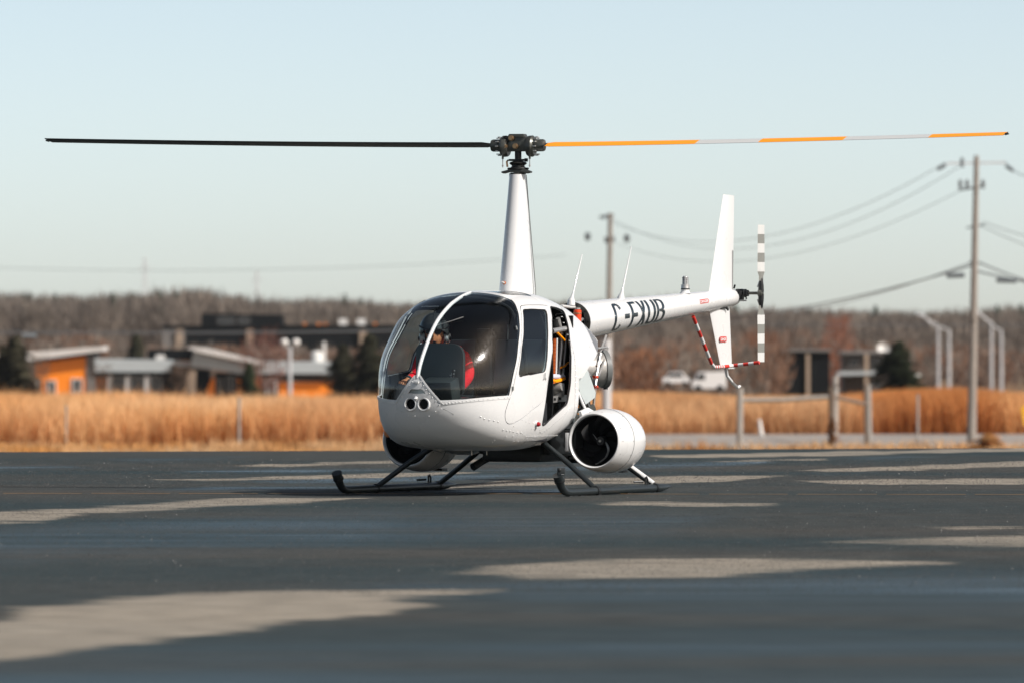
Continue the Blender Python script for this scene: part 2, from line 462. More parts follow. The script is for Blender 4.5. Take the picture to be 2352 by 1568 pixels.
    st = n.new('ShaderNodeMapRange'); st.inputs['From Min'].default_value = 0.055; st.inputs['From Max'].default_value = 0.02; l.new(vo.outputs['Distance'], st.inputs['Value'])
    sepc = n.new('ShaderNodeSeparateColor'); l.new(vo.outputs['Color'], sepc.inputs[0])
    stf = mth('MULTIPLY', st.outputs[0], mth('GREATER_THAN', sepc.outputs[0], 0.80))
    base2 = mixc(stf, vm.outputs[0], (0.55, 0.55, 0.52))
    l.new(base2, b.inputs['Base Color'])
    wn_ = n.new('ShaderNodeMapRange'); wn_.inputs['From Min'].default_value = 0.3; wn_.inputs['From Max'].default_value = 0.6; wn_.inputs['To Min'].default_value = 0.45; l.new(noise_(0.9, 2, (.35, 1.2, 1)), wn_.inputs['Value'])
    wetn = mth('MULTIPLY', mth('MULTIPLY', aw.outputs['Fac'], wn_.outputs[0]), mth('SUBTRACT', 1.0, dryf))
    wetn = mth('ADD', wetn, mth('MULTIPLY', mth('SUBTRACT', mr2.outputs[0], 1.0), -0.16))
    wet_sheen_c = mixc(mth('MULTIPLY', wetn, 0.8), base2, (0.008, 0.030, 0.036)); l.new(wet_sheen_c, b.inputs['Base Color'])  # wet patches darkened, with the sky's teal reflection mixed into their colour
    ro = n.new('ShaderNodeMapRange'); ro.inputs['To Min'].default_value = 0.85; ro.inputs['To Max'].default_value = 0.28
    l.new(wetn, ro.inputs['Value']); l.new(ro.outputs[0], b.inputs['Roughness'])
    si = n.new('ShaderNodeMapRange'); si.inputs['To Min'].default_value = 0.10; si.inputs['To Max'].default_value = 0.5
    l.new(wetn, si.inputs['Value']); l.new(si.outputs[0], b.inputs['Specular IOR Level'])
    bp = n.new('ShaderNodeBump'); bp.inputs['Distance'].default_value = 0.006
    bs = n.new('ShaderNodeMapRange'); bs.inputs['To Min'].default_value = 0.9; bs.inputs['To Max'].default_value = 0.12
    l.new(wetn, bs.inputs['Value']); l.new(bs.outputs[0], bp.inputs['Strength'])
    l.new(fine, bp.inputs['Height']); l.new(bp.outputs[0], b.inputs['Normal'])
    me.materials.append(m)
    o = link(bpy.data.objects.new('apron', me)); tag(o, kind='structure')
build_apron()

# loose grit and proud aggregate on the apron: real little stones, one mass
def build_grit():
    r = np.random.default_rng(5); n = 90000
    y = r.uniform(38, 74, n); x = r.uniform(-1, 1, n) * (y * .072 + .4); s = r.uniform(.002, .005, n) * (1 + (y > 62) * .3); h = s * r.uniform(.6, 1.2, n)
    a = r.uniform(0, 2 * np.pi, n); V = np.zeros((n, 4, 3)); 
    for k in range(3):
        V[:, k, 0] = x + np.cos(a + k * 2.094) * s; V[:, k, 1] = y + np.sin(a + k * 2.094) * s; V[:, k, 2] = .001
    V[:, 3] = np.stack([x, y, h], 1)
    F = (np.arange(n) * 4)[:, None, None] + np.array([[0, 1, 3], [1, 2, 3], [2, 0, 3]])[None]
    g = np.where(r.uniform(size=n) < .004, .5, r.choice([.02, .035, .06, .10], n)); C = np.repeat((g[:, None] * np.array([1, .97, .92]))[:, None], 4, 1).reshape(-1, 3)  # a few stones coloured pale to stand for glints
    me = bpy.data.meshes.new('grit'); me.vertices.add(n * 4); me.vertices.foreach_set('co', V.astype(np.float32).ravel())
    F = F.reshape(-1, 3); me.loops.add(F.size); me.loops.foreach_set('vertex_index', F.ravel().astype(np.int32))
    me.polygons.add(len(F)); me.polygons.foreach_set('loop_start', (np.arange(len(F)) * 3).astype(np.int32)); me.update(calc_edges=True)
    c = me.color_attributes.new('Col', 'FLOAT_COLOR', 'POINT'); CC = np.ones((n * 4, 4), np.float32); CC[:, :3] = C; c.data.foreach_set('color', CC.ravel())
    me.materials.append(attr_mat('grit_stone', .7, .3))
    tag(link(bpy.data.objects.new('grit', me)), 'loose grit and aggregate scattered over the asphalt', None, None, 'stuff')
build_grit()

# thin worn yellow line across the apron
mb = MB()
for i in range(90):
    x0 = -30 + i * 0.67; x1 = x0 + 0.60
    y0 = 59.72 - 0.05 * (x0 + 6); y1 = 59.72 - 0.05 * (x1 + 6)
    mb.add([(x0, y0 - .035, .004), (x1, y1 - .035, .004), (x1, y1 + .03, .004), (x0, y0 + .03, .004)], [(0, 1, 2, 3)])
o = mb.build('painted_line', mat('worn_yellow', (0.30, 0.16, 0.05), 0.8, var=0.5, scale=3), fix=False); tag(o, kind='structure')

# ------------------------------------------------------------------ terrain beyond (bank, plain)
TZ_D = [0, 78, 84, 98, 115, 290, 330, 420, 650, 1200, 6000]
TZ_Z = [-0.02, -0.02, -0.35, -2.4, -3.15, -3.15, -3.2, -4.2, -6.2, -7.5, -14]
def tz(y): return np.interp(y, TZ_D, TZ_Z)
def build_terrain():
    xs = np.concatenate([[-3000, -1500, -800, -400, -200], np.arange(-120, 121, 4.0), [200, 400, 800, 1500, 3000]])
    ys = np.concatenate([[-200, -60, 0, 40], np.arange(60, 125, 1.0), np.arange(130, 500, 8), np.arange(520, 1500, 40), [1800, 2500, 4000, 6000]])
    X, Y = np.meshgrid(xs, ys)
    Yl = Y - 0.223 * np.clip(X, -60, 60) * np.clip(1 - (Y - 120) / 150, 0, 1)
    Z = tz(Yl)
    n = vnoise(np.stack([X.ravel(), Y.ravel()], 1), 0.15).reshape(X.shape)
    Z = Z + n * 0.08 * (Yl > 100)
    Z = np.where(Yl < 79.3, -0.05, Z)
    nr, nc = X.shape; idx = np.arange(nr * nc).reshape(nr, nc)
    F = np.stack([idx[:-1, :-1], idx[:-1, 1:], idx[1:, 1:], idx[1:, :-1]], -1).reshape(-1, 4)
    me = bpy.data.meshes.new('terrain'); me.from_pydata(np.stack([X.ravel(), Y.ravel(), Z.ravel()], 1).tolist(), [], F.tolist())
    m = mat('dry_field_soil', (0.20, 0.13, 0.075), 0.95, spec=0.1, var=0.4, scale=0.3, bump=0.6, bscale=2)
    me.materials.append(m); me.shade_smooth()
    tag(link(bpy.data.objects.new('terrain', me)), kind='structure')
build_terrain()

# gravel road on the plain, behind the apron
mb = MB()
n_ = 45
for i in range(n_):
    x0 = -3 + i * 2.0; x1 = x0 + 2.0
    mb.add([(x0, 262, float(tz(262)) + .12), (x1, 262, float(tz(262)) + .12), (x1, 291, float(tz(291)) + .12), (x0, 291, float(tz(291)) + .12)], [(0, 1, 2, 3)])
o = mb.build('gravel_road', mat('grey_gravel', (0.30, 0.275, 0.25), 0.95, spec=0.1, var=0.3, scale=1.2, bump=0.8, bscale=8), fix=False)
tag(o, kind='structure')

# ------------------------------------------------------------------ grass: one mass per stand
GM = attr_mat('dry_grass', 0.85, 0.15, trans=0.5)
def grass(name, label, N, xr, yr, hfun, colfun, w=0.02, seed=1, lean=0.25):
    r = np.random.default_rng(seed)
    x = r.uniform(*xr, N) if not callable(xr) else xr(r, N)
    y = r.uniform(yr[0], yr[1], N)
    if callable(xr): x = x * y
    P = np.stack([x, y], 1)
    keep, h = hfun(P, r)
    P = P[keep]; h = h[keep]; n = len(P)
    z = tz(P[:, 1] - 0.223 * np.clip(P[:, 0], -60, 60) * np.clip(1 - (P[:, 1] - 120) / 150, 0, 1)) - 0.02
    ang = r.uniform(0, np.pi, n); lx = r.normal(0, lean, n) * h; ly = r.normal(0, lean, n) * h
    ww = w * r.uniform(0.6, 1.6, n)
    dx = np.cos(ang) * ww; dy = np.sin(ang) * ww
    b0 = np.stack([P[:, 0] - dx, P[:, 1] - dy, z], 1); b1 = np.stack([P[:, 0] + dx, P[:, 1] + dy, z], 1)
    m0 = np.stack([P[:, 0] + lx * .3 + dx * .9, P[:, 1] + ly * .3 + dy * .9, z + h * .6], 1)
    m1 = np.stack([P[:, 0] + lx * .3 - dx * .9, P[:, 1] + ly * .3 - dy * .9, z + h * .6], 1)
    t = np.stack([P[:, 0] + lx, P[:, 1] + ly, z + h], 1)
    V = np.stack([b0, b1, m0, m1, t], 1).reshape(-1, 3)
    k = np.arange(n) * 5
    c = colfun(P, r)
    me = bpy.data.meshes.new(name)
    nq = n
    me.vertices.add(len(V)); me.vertices.foreach_set('co', V.ravel())
    loops = np.concatenate([np.stack([k, k + 1, k + 2, k + 3], 1).ravel(), np.stack([k + 3, k + 2, k + 4], 1).ravel()])
    me.loops.add(len(loops)); me.loops.foreach_set('vertex_index', loops.astype(np.int32))
    ls = np.concatenate([np.arange(n) * 4, n * 4 + np.arange(n) * 3])
    me.polygons.add(2 * n); me.polygons.foreach_set('loop_start', ls.astype(np.int32))
    me.update(calc_edges=True)
    a = me.color_attributes.new('Col', 'FLOAT_COLOR', 'POINT')
    C = np.ones((n, 5, 4), np.float32); C[:, :, :3] = c[:, None, :]
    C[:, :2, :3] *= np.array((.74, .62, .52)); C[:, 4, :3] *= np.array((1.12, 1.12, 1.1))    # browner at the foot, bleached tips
    a.data.foreach_set('color', C.ravel())
    me.materials.append(GM)
    return tag(link(bpy.data.objects.new(name, me)), label, None, None, 'stuff')

def gcol(c0, c1, c2, s=0.12, seed=0):
    c0, c1, c2 = map(np.array, (c0, c1, c2))
    def f(P, r):
        a = np.clip(0.5 + 0.9 * vnoise(P * [1.0, 0.2], s * 2, seed) + r.normal(0, .07, len(P)), 0, 1)[:, None]
        b = np.clip(0.35 + 0.8 * vnoise(P * [1.0, 0.35], s * 3, seed + 7) + r.normal(0, .08, len(P)), 0, 1)[:, None]
        c = c0 * (1 - a) + c1 * a
        c = c * (1 - b * .5) + c2 * b * .5
        return c * r.uniform(0.85, 1.12, len(P))[:, None]
    return f
STRAW = (0.80, 0.42, 0.14); TAN = (0.86, 0.60, 0.34); RUST = (0.52, 0.20, 0.06); BRN = (0.26, 0.12, 0.06)
def fan(lo, hi):
    # four fifths of the stand where the photograph looks, the rest further out to both sides
    def f(r, n):
        w = hi - lo; far = r.uniform(size=n) < .2
        out = np.where(r.uniform(size=n) < .5, r.uniform(lo - (1.0 * w if lo < 0 else .0) - 1e-9, lo + 1e-9, n), r.uniform(hi, hi + (1.0 * w if hi > .06 else 1e-9), n))
        return np.where(far, out, r.uniform(lo, hi, n))
    return f
def P2X(px): return (px - 1176) / FPX
def hleft(P, r):
    px = 1176 + FPX * P[:, 0] / P[:, 1]
    h = 1.15 + 0.45 * vnoise(P * [1, 0.3], 0.35, 2) + 0.3 * vnoise(P, 1.2, 3) + r.normal(0, .12, len(P)) + .35 * (r.uniform(size=len(P)) < .12)
    # finish on the sight line of the grass tops
    top = 905 + 9 * vnoise(P * [1, 0.15], 0.12, 5) + 7 * vnoise(P * [1, 0.3], 0.5, 15) + np.interp(px, [0, 250, 390, 510, 620, 760, 880], [-2, 2, 11, 23, 25, 25, 20])
    zt = CAMZ - (top - HOR) * P[:, 1] / FPX
    h = np.minimum(h * 1.25, zt - tz(P[:, 1]) + r.normal(0, .13, len(P)) + .3 * (r.uniform(size=len(P)) < .07))
    keep = (h > 0.15)
    return keep, np.clip(h, 0.1, 2.6)
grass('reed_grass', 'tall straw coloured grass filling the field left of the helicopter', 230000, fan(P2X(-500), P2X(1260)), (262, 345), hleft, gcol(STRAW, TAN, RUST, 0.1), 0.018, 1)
def hright(P, r):
    px = 1176 + FPX * P[:, 0] / P[:, 1]
    h = 1.15 + 0.5 * vnoise(P * [1, 0.3], 0.3, 12) + r.normal(0, .15, len(P))
    top = np.interp(px, [1380, 1500, 1700, 1900, 2050, 2200, 2352], [905, 905, 915, 918, 900, 892, 905]) + 10 * vnoise(P * [1, 0.15], 0.15, 8)
    zt = CAMZ - (top - HOR) * P[:, 1] / FPX
    h = np.minimum(h * 1.35, zt - tz(P[:, 1]) + r.normal(0, .08, len(P)))
    return h > .15, np.clip(h, .1, 2.8)
_ga = gcol((0.84, 0.50, 0.22), (0.88, 0.62, 0.36), (0.48, 0.22, 0.09), 0.05, 21); _gb = gcol((0.60, 0.24, 0.07), (0.80, 0.42, 0.16), (0.40, 0.14, 0.05), 0.07, 31)
def rcol(P, r):
    px = 1176 + FPX * P[:, 0] / P[:, 1] + 90 * vnoise(P * [1, .3], .25, 3)
    t = np.clip((px - 1880) / 120, 0, 1) * np.clip(1.25 - (px - 2240) / 110, .15, 1); t = t[:, None]
    return _ga(P, r) * (1 - t) + _gb(P, r) * t
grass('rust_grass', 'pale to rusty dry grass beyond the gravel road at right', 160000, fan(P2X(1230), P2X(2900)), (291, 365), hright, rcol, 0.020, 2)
def hedge_(P, r):
    n = vnoise(P * [1, 1], 1.4, 33) + 0.5 * vnoise(P, 5.0, 3)
    d = P[:, 1] - edge_y(P[:, 0])
    keep = (d > 0.1) & (d < 3.5) & (n > -0.25)
    return keep, np.clip(0.07 + 0.09 * n + r.normal(0, .02, len(P)), 0.02, .35)
grass('verge_grass', 'short yellow grass along the far edge of the asphalt', 60000, (-9, 9), (76.5, 86), hedge_, gcol(STRAW, TAN, BRN, 0.8, 4), 0.006, 3, .4)
def hmid(P, r):
    n = vnoise(P, 0.5, 40)
    px = 1176 + FPX * P[:, 0] / P[:, 1]
    keep = (n > 0.05) | (px < 1300)
    return keep, np.clip(0.28 + 0.25 * n + r.normal(0, .06, len(P)), .05, .9)
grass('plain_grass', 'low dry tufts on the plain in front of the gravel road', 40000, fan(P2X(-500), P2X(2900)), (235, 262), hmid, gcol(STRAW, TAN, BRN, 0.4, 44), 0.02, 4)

# ------------------------------------------------------------------ woods
TM = attr_mat('winter_wood', 0.9, 0.1, trans=0.4)
def quick_mesh(name, V, F3, C, material):
    me = bpy.data.meshes.new(name)
    me.vertices.add(len(V)); me.vertices.foreach_set('co', np.asarray(V, np.float32).ravel())
    me.loops.add(F3.size); me.loops.foreach_set('vertex_index', F3.ravel().astype(np.int32))
    me.polygons.add(len(F3)); me.polygons.foreach_set('loop_start', (np.arange(len(F3)) * F3.shape[1]).astype(np.int32))
    me.update(calc_edges=True)
    a = me.color_attributes.new('Col', 'FLOAT_COLOR', 'POINT')
    CC = np.ones((len(V), 4), np.float32); CC[:, :3] = C
    a.data.foreach_set('color', CC.ravel()); me.materials.append(material)
    return me

def bare_tree_arrays(r, base, h, wdt, c_tw, c_tr, n=160, trunk=True, tw=0.07):
    """trunk sliver faces plus many upward twigs spread through the crown"""
    V = []; C = []
    base = np.array(base, float)
    def sliver(p, q, w, c):
        d = q - p; s = np.cross(d, r.normal(size=3)); s = s / (np.linalg.norm(s) + 1e-9) * w
        V.extend([p - s, p + s, q]); C.extend([c, c, c])
    if trunk:
        for k in range(3): sliver(base, base + [r.normal(0, wdt * .06), r.normal(0, wdt * .06), h * .9], h * .012, c_tr)
    t = r.uniform(0.18, 1, n); a = r.uniform(0, 2 * np.pi, n)
    rad = wdt * .5 * np.sin(np.pi * np.clip((t - .1) * .95, 0, 1)) ** .7 * np.sqrt(r.uniform(0, 1, n))
    for i in range(n):
        p = base + [rad[i] * np.cos(a[i]), rad[i] * np.sin(a[i]), h * t[i] * .93]
        L = h * r.uniform(.08, .2)
        q = p + [np.cos(a[i]) * L * .35 + r.normal(0, .1), np.sin(a[i]) * L * .35 + r.normal(0, .1), L]
        c = c_tw * r.uniform(.8, 1.2)
        sliver(p, q, tw * r.uniform(.5, 1.5), c)
    return V, C

def conifer_arrays(r, base, h, wdt, col, n=240):
    V = []; C = []; base = np.array(base, float)
    for i in range(n):
        t = r.uniform(0, 1) ** .8; a = r.uniform(0, 2 * np.pi)
        rr = wdt * .60 * (1 - t) ** .5 * (0.85 + .3 * np.sin(a * 3 + t * 9)) * r.uniform(.55, 1.1) + .03 * h * .2
        p = base + [0, 0, h * (.06 + .9 * t)]
        q = p + [np.cos(a) * rr, np.sin(a) * rr, -rr * .15 + r.normal(0, .03) * h]
        up = np.array([0, 0, h * r.uniform(.03, .07)])
        s = np.array([-np.sin(a), np.cos(a), 0]) * wdt * r.uniform(.05, .12)
        c = col * r.uniform(.5, 1.5)
        V.extend([p + up, q - s - up * .3, q + s + up * .4]); C.extend([c, c, c])
    V.extend([base + [-.02 * h, 0, 0], base + [.02 * h, 0, 0], base + [0, 0, h]]); C.extend([col * .5] * 3)
    return V, C

def build_forest(name, label, d0, d1, pxr, tops, N, tw, cols, seed, hmin=6, ntw=60, wide=True):
    r = np.random.default_rng(seed); V = []; C = []
    for i in range(N):
        d = r.uniform(d0, d1); px = r.uniform(*pxr)
        if wide and i % 4 == 0: px = r.uniform(-2400, pxr[0]) if r.uniform() < .5 else r.uniform(pxr[1], 4800)
        top = np.interp(px, tops[0], tops[1]) + r.normal(0, 3.5) + (d - d0) / (d1 - d0) * 0
        zt = CAMZ - (top - HOR) * d / FPX; x = P2X(px) * d; zb = float(tz(d))
        h = max(zt - zb, 1.5) * r.uniform(.80, 1.03)
        c = cols[r.integers(len(cols))] * r.uniform(.85, 1.15)
        v, cc = bare_tree_arrays(r, (x, d, zb), h, h * r.uniform(.4, .7), c, c * 1.3, ntw, True, tw)
        V += v; C += cc
    V = np.array(V); F = np.arange(len(V)).reshape(-1, 3)
    me = quick_mesh(name, V, F, np.array(C), TM)
    return tag(link(bpy.data.objects.new(name, me)), label, None, None, 'stuff')
tops = ([-300, 0, 100, 200, 350, 430, 500, 600, 700, 780, 850, 1100, 1400, 1600, 1700, 1800, 2000, 2150, 2352, 2700],
        [684, 683, 688, 688, 683, 672, 680, 693, 697, 693, 702, 705, 700, 690, 715, 715, 721, 719, 714, 714])
G1 = np.array((0.215, 0.182, 0.152)); G2 = np.array((0.185, 0.156, 0.132)); G3 = np.array((0.245, 0.205, 0.170)); O1 = np.array((0.29, 0.175, 0.12))
build_forest('far_forest', 'grey brown leafless wood closing off the horizon', 1050, 1350, (-420, 2800), tops, 3000, 0.13, [G1, G1, G2, G3], 5, ntw=165)
build_forest('brush', 'rust brown leafless scrub in front of the wood', 760, 930, (-420, 2800),
             ([-420, 0, 200, 330, 900, 1100, 1350, 1500, 1700, 1900, 2100, 2352, 2800], [790, 790, 765, 790, 800, 790, 785, 770, 755, 765, 790, 800, 800]), 1150, 0.13, [G1, G1 * .5 + O1 * .5, G3, O1 * .8], 6, ntw=100)
build_forest('thicket', 'reddish scrub between the tail boom and the fence', 470, 560, (1360, 1790),
             ([1360, 1500, 1650, 1800], [815, 800, 790, 790]), 75, 0.10, [O1, G1, O1 * .7, G3], 8, ntw=90, wide=False)

_cf = {}
def conifer(px, py_top, py_base, d, wpx, label, group=None, col=(0.045, 0.058, 0.028), seed=None):
    r = np.random.default_rng(int(px * 7 + d))
    b = W(px, py_base, d); zb = min(b.z, float(tz(d)) + 0.2); h = W(px, py_top, d).z - zb; wd = wpx * d / FPX
    e = empty('conifer_tree', (b.x, d, zb)); tag(e, label, 'tree', group)
    V, C = conifer_arrays(r, (0, 0, 0), h, wd, np.array(col), 520)
    V = np.array(V); me = quick_mesh('crown', V, np.arange(len(V)).reshape(-1, 3), np.array(C), TM)
    link(bpy.data.objects.new('crown', me), e)
    MB().tube([(0, 0, 0), (0, 0, h * .8)], [h * .02, h * .006], 7).build('trunk', BARK, e)
BARK = mat('bark', (0.09, 0.065, 0.05), 0.9, var=0.3, scale=5)
conifer(34, 772, 905, 520, 128, 'dark evergreen at the far left beside the orange building', col=(0.06, 0.055, 0.035))
conifer(4, 790, 905, 540, 40, 'slim evergreen cut by the left edge of the photo', col=(0.05, 0.05, 0.03))
conifer(313, 766, 850, 760, 68, 'small conifer standing behind the pale grey roof', col=(0.05, 0.05, 0.03))
conifer(572, 832, 930, 560, 58, 'thin pointed evergreen in front of the orange wall', col=(0.045, 0.06, 0.03))
conifer(788, 790, 925, 560, 96, 'dark cedar right of the orange wall, left one of a pair', col=(0.05, 0.048, 0.03))
conifer(848, 768, 925, 540, 122, 'broad dark cedar just left of the helicopter nose', col=(0.045, 0.045, 0.028))
conifer(2064, 782, 912, 480, 136, 'wide dark spruce behind the rail fence', col=(0.028, 0.034, 0.018))
hc = [(55, 672), (70, 675), (128, 676), (258, 674), (305, 672), (365, 670), (405, 676), (590, 680), (792, 680), (828, 686), (1640, 690), (1690, 700), (1760, 706), (2290, 700), (2318, 702), (2345, 698), (1860, 708), (2010, 704)]
for i, (px, py) in enumerate(hc):
    kk = sorted(q[0] for q in hc).index(px)
    names = ['first', 'second', 'third', 'fourth', 'fifth', 'sixth', 'seventh', 'eighth', 'ninth', 'tenth', 'eleventh', 'twelfth', 'thirteenth', 'fourteenth', 'fifteenth', 'sixteenth', 'seventeenth', 'last']
    conifer(px, py, 760, 1080 + (i * 37) % 90, 26 + (i * 7) % 12, 'dark conifer tip above the far wood, %s of them from the left' % names[kk], 'conifers rising above the far wood', col=(0.06, 0.085, 0.06))

def bare_tree(px, py_top, py_base, d, wpx, label, c=(0.22, 0.15, 0.11), n=420, tw=0.02):
    r = np.random.default_rng(int(px * 3 + d))
    b = W(px, py_base, d); zb = min(b.z, float(tz(d)) + 0.3); h = W(px, py_top, d).z - zb
    e = empty('bare_tree', (b.x, d, zb)); tag(e, label, 'tree')
    V, C = bare_tree_arrays(r, (0, 0, 0), h, wpx * d / FPX, np.array(c), np.array(c), n, False, tw)
    V = np.array(V); me = quick_mesh('crown', V, np.arange(len(V)).reshape(-1, 3), np.array(C), TM)
    link(bpy.data.objects.new('crown', me), e)
    mb = MB().tube([(0, 0, 0), (0.05, 0, h * .5), (0, 0.05, h * .95)], [h * .014, h * .009, h * .002], 7)
    for k in range(9):
        a = k * 2.4; t = .25 + .07 * k
        mb.tube([(0, 0, h * t), (math.cos(a) * h * .16, math.sin(a) * h * .16, h * (t + .22))], [h * .006, h * .002], 5)
    mb.build('trunk', BARK, e)
bare_tree(605, 760, 900, 600, 110, 'reddish leafless tree before the black building', (0.27, 0.13, 0.10), tw=.035)
bare_tree(92, 815, 905, 500, 50, 'grey leafless bush beside the left corner of the orange building', (0.2, 0.15, 0.11), 240)
bare_tree(420, 835, 925, 540, 60, 'low brown leafless shrub by the stone column', (0.16, 0.11, 0.08))
bare_tree(235, 835, 910, 560, 60, 'thin leafless tree in front of the pale grey roof', (0.2, 0.14, 0.1), 200)
bare_tree(1480, 800, 920, 480, 150, 'rusty leafless bush under the tail boom', (0.32, 0.15, 0.08), 700, .04)
bare_tree(1745, 760, 900, 620, 110, 'brown leafless tree left of the black house', (0.3, 0.15, 0.09), 600, .04)
bare_tree(1925, 725, 880, 640, 70, 'tall reddish leafless tree behind the rail fence', (0.36, 0.15, 0.09), 500, .035)

# ------------------------------------------------------------------ buildings
B = {}
B['orange'] = mat('orange_cladding', (0.95, 0.25, 0.006), 0.6, var=0.12, scale=1.5)
B['roofw'] = mat('pale_metal_roof', (0.62, 0.60, 0.57), 0.5, var=0.08, scale=1)
B['roofg'] = mat('grey_blue_roof', (0.40, 0.44, 0.45), 0.5, var=0.12, scale=0.8)
B['dark'] = mat('dark_cladding', (0.006, 0.007, 0.008), 0.9, spec=0.1, var=0.2, scale=1)
B['brown'] = mat('brown_wall', (0.06, 0.045, 0.036), 0.8, var=0.25, scale=1)
B['stone'] = mat('beige_stone', (0.34, 0.26, 0.19), 0.85, var=0.2, scale=2)
B['wtrim'] = mat('white_trim', (0.72, 0.71, 0.68), 0.5)
B['glass'] = mat('dark_window', (0.03, 0.035, 0.04), 0.12, spec=0.6)
B['grey'] = mat('grey_cladding', (0.16, 0.15, 0.14), 0.7, var=0.15, scale=1)
B['grass_'] = mat('far_grey', (0.3, 0.3, 0.29), 0.7)

def slab(name, px0, px1, py0a, py0b, py1a, py1b, d, depth, m, parent, back=0.0):
    """four-cornered upright block: left/right top and bottom heights surveyed separately"""
    pts = [W(px0, py1a, d + back), W(px1, py1b, d + back), W(px1, py0b, d + back), W(px0, py0a, d + back)]
    O = parent.location
    f = [p - O for p in pts]; bk = [p + Vector((0, depth, 0)) for p in f]
    mb = MB().add(f + bk, [(0, 1, 2, 3), (7, 6, 5, 4), (0, 4, 5, 1), (1, 5, 6, 2), (2, 6, 7, 3), (3, 7, 4, 0)])
    return mb.build(name, m, parent, smooth=False)

def window(px0, px1, py0, py1, d, parent, fm='wtrim', fw=2.5, front=0.12):
    O = parent.location
    a = W(px0, py1, d) - O; b = W(px1, py0, d) - O; w = fw * d / FPX
    mb = MB()
    y = a.y - front / 2
    mb.box(((a.x + b.x) / 2, y, b.z - w / 2), (b.x - a.x, front, w)); mb.box(((a.x + b.x) / 2, y, a.z + w / 2), (b.x - a.x, front, w))
    mb.box((a.x + w / 2, y, (a.z + b.z) / 2), (w, front, b.z - a.z - 2 * w)); mb.box((b.x - w / 2, y, (a.z + b.z) / 2), (w, front, b.z - a.z - 2 * w))
    mb.box(((a.x + b.x) / 2, y + .01, (a.z + b.z) / 2), (w * .5, front * .6, b.z - a.z - 2 * w))
    fr = mb.build('window', B[fm], parent, smooth=False)
    MB().box(((a.x + b.x) / 2, a.y - .03, (a.z + b.z) / 2), (b.x - a.x - 2 * w, .04, b.z - a.z - 2 * w)).build('pane', B['glass'], fr, smooth=False)

def bld(px, d, label):
    e = empty('building', (P2X(px) * d, d, float(tz(d)))); return tag(e, label, 'building')

d = 700
o = bld(150, d, 'orange building with a tilted white roof at far left')
slab('wall', 82, 198, 826, 806, 925, 925, d, 6, B['orange'], o)
slab('corner_wall', 198, 219, 804, 800, 925, 925, d, 6.5, B['grey'], o, -0.15)
slab('eaves', 66, 222, 829, 808, 834, 814, d, 7, B['dark'], o, -0.6)
slab('roof', 60, 236, 808, 795, 828, 805, d, 9, B['roofw'], o, -1.0)
window(84, 95, 868, 915, d, o); window(108, 130, 872, 915, d, o, 'wtrim'); window(164, 190, 868, 902, d, o)
slab('side_wall', -60, 30, 830, 830, 925, 925, d, 6, B['orange'], o, 1)
slab('side_roof', -70, 38, 815, 815, 830, 830, d, 7, B['roofw'], o, .6)
o = bld(300, d, 'long low building with a pale grey roof and white posts')
slab('wall', 219, 392, 855, 855, 925, 925, d, 5, B['brown'], o, 1.5)
slab('orange_panel', 219, 247, 866, 866, 925, 925, d, .3, B['orange'], o, 1.1)
slab('roof', 217, 392, 824, 826, 853, 853, d, 7, B['roofg'], o, -.5)
slab('eaves', 217, 392, 853.5, 853.5, 859, 859, d, 6, B['dark'], o, -.2)
slab('chimney', 358, 378, 814, 814, 826, 826, d, .8, B['roofw'], o, 3)
for a, b_ in ((247, 256), (289, 299), (333, 344)):
    slab('post', a, b_, 862, 862, 925, 925, d, .4, B['wtrim'], o, -.1)
for a, b_ in ((258, 286), (301, 330), (346, 372)):
    window(a, b_, 864, 905, d, o, 'grey', 1.5, .3)
o = bld(470, d, 'dark entrance hall with a stone column and sloping roof')
slab('wall', 390, 480, 838, 850, 925, 925, d, 5, B['dark'], o, 1)
slab('canopy', 338, 440, 802, 802, 826, 826, d, 6, B['dark'], o, 4)
pts = [(426, 905), (447, 905), (450, 850), (431, 850)]
mb = MB().prism([W(a, b_ + 20 * (b_ > 900), d - .8) - o.location for a, b_ in pts], (0, 1, 0), .9); mb.build('stone_column', B['stone'], o, smooth=False)
mb = MB().prism([W(a, b_, d + 1) - o.location for a, b_ in [(432, 797), (470, 799), (612, 832), (612, 838), (455, 806)]], (0, 1, 0), 6); mb.build('roof', B['roofw'], o, smooth=False)
mb = MB().prism([W(a, b_, d + 1.4) - o.location for a, b_ in [(448, 808), (520, 826), (560, 838), (560, 857), (440, 838)]], (0, 1, 0), 5); mb.build('roof_front', B['roofg'], o, smooth=False)
slab('fascia', 385, 445, 828, 834, 838, 842, d, 5, B['roofg'], o, -.4)
mb = MB().prism([W(a, b_, d + .5) - o.location for a, b_ in [(466, 925), (486, 868), (494, 866), (494, 925)]], (0, 1, 0), .6); mb.build('orange_panel', B['orange'], o, smooth=False)
slab('dark_front', 494, 545, 855, 855, 925, 925, d, 3, B['dark'], o, .9)
window(498, 512, 868, 905, d, o, 'grey', 2); window(520, 540, 862, 900, d, o, 'grey', 2)
o = bld(640, d, 'low wing with orange walls right of the lamp post')
slab('wall', 545, 598, 868, 868, 925, 925, d, 4, B['orange'], o, 1)
slab('middle_wall', 598, 640, 860, 860, 925, 925, d, 4, B['brown'], o, 1.1)
slab('end_wall', 640, 762, 877, 877, 922, 922, d, 4, B['orange'], o, .6)
slab('upper_wall', 545, 764, 857, 857, 868, 877, d, 4, B['brown'], o, 1.6)
slab('roof', 540, 766, 829, 831, 857, 857, d, 7, B['roofg'], o, -.3)
slab('foundation', 640, 762, 923, 923, 935, 935, d, 4, B['stone'], o, .6)
window(612, 636, 872, 915, d, o, 'wtrim', 2, .5)
mb = MB().lathe([(0, .5), (.9, .5), (1.05, .35), (1.1, 0)], W(728, 833, d + 3) - o.location, (0, 0, 1), 14); mb.build('roof_ventilator', B['wtrim'], o)
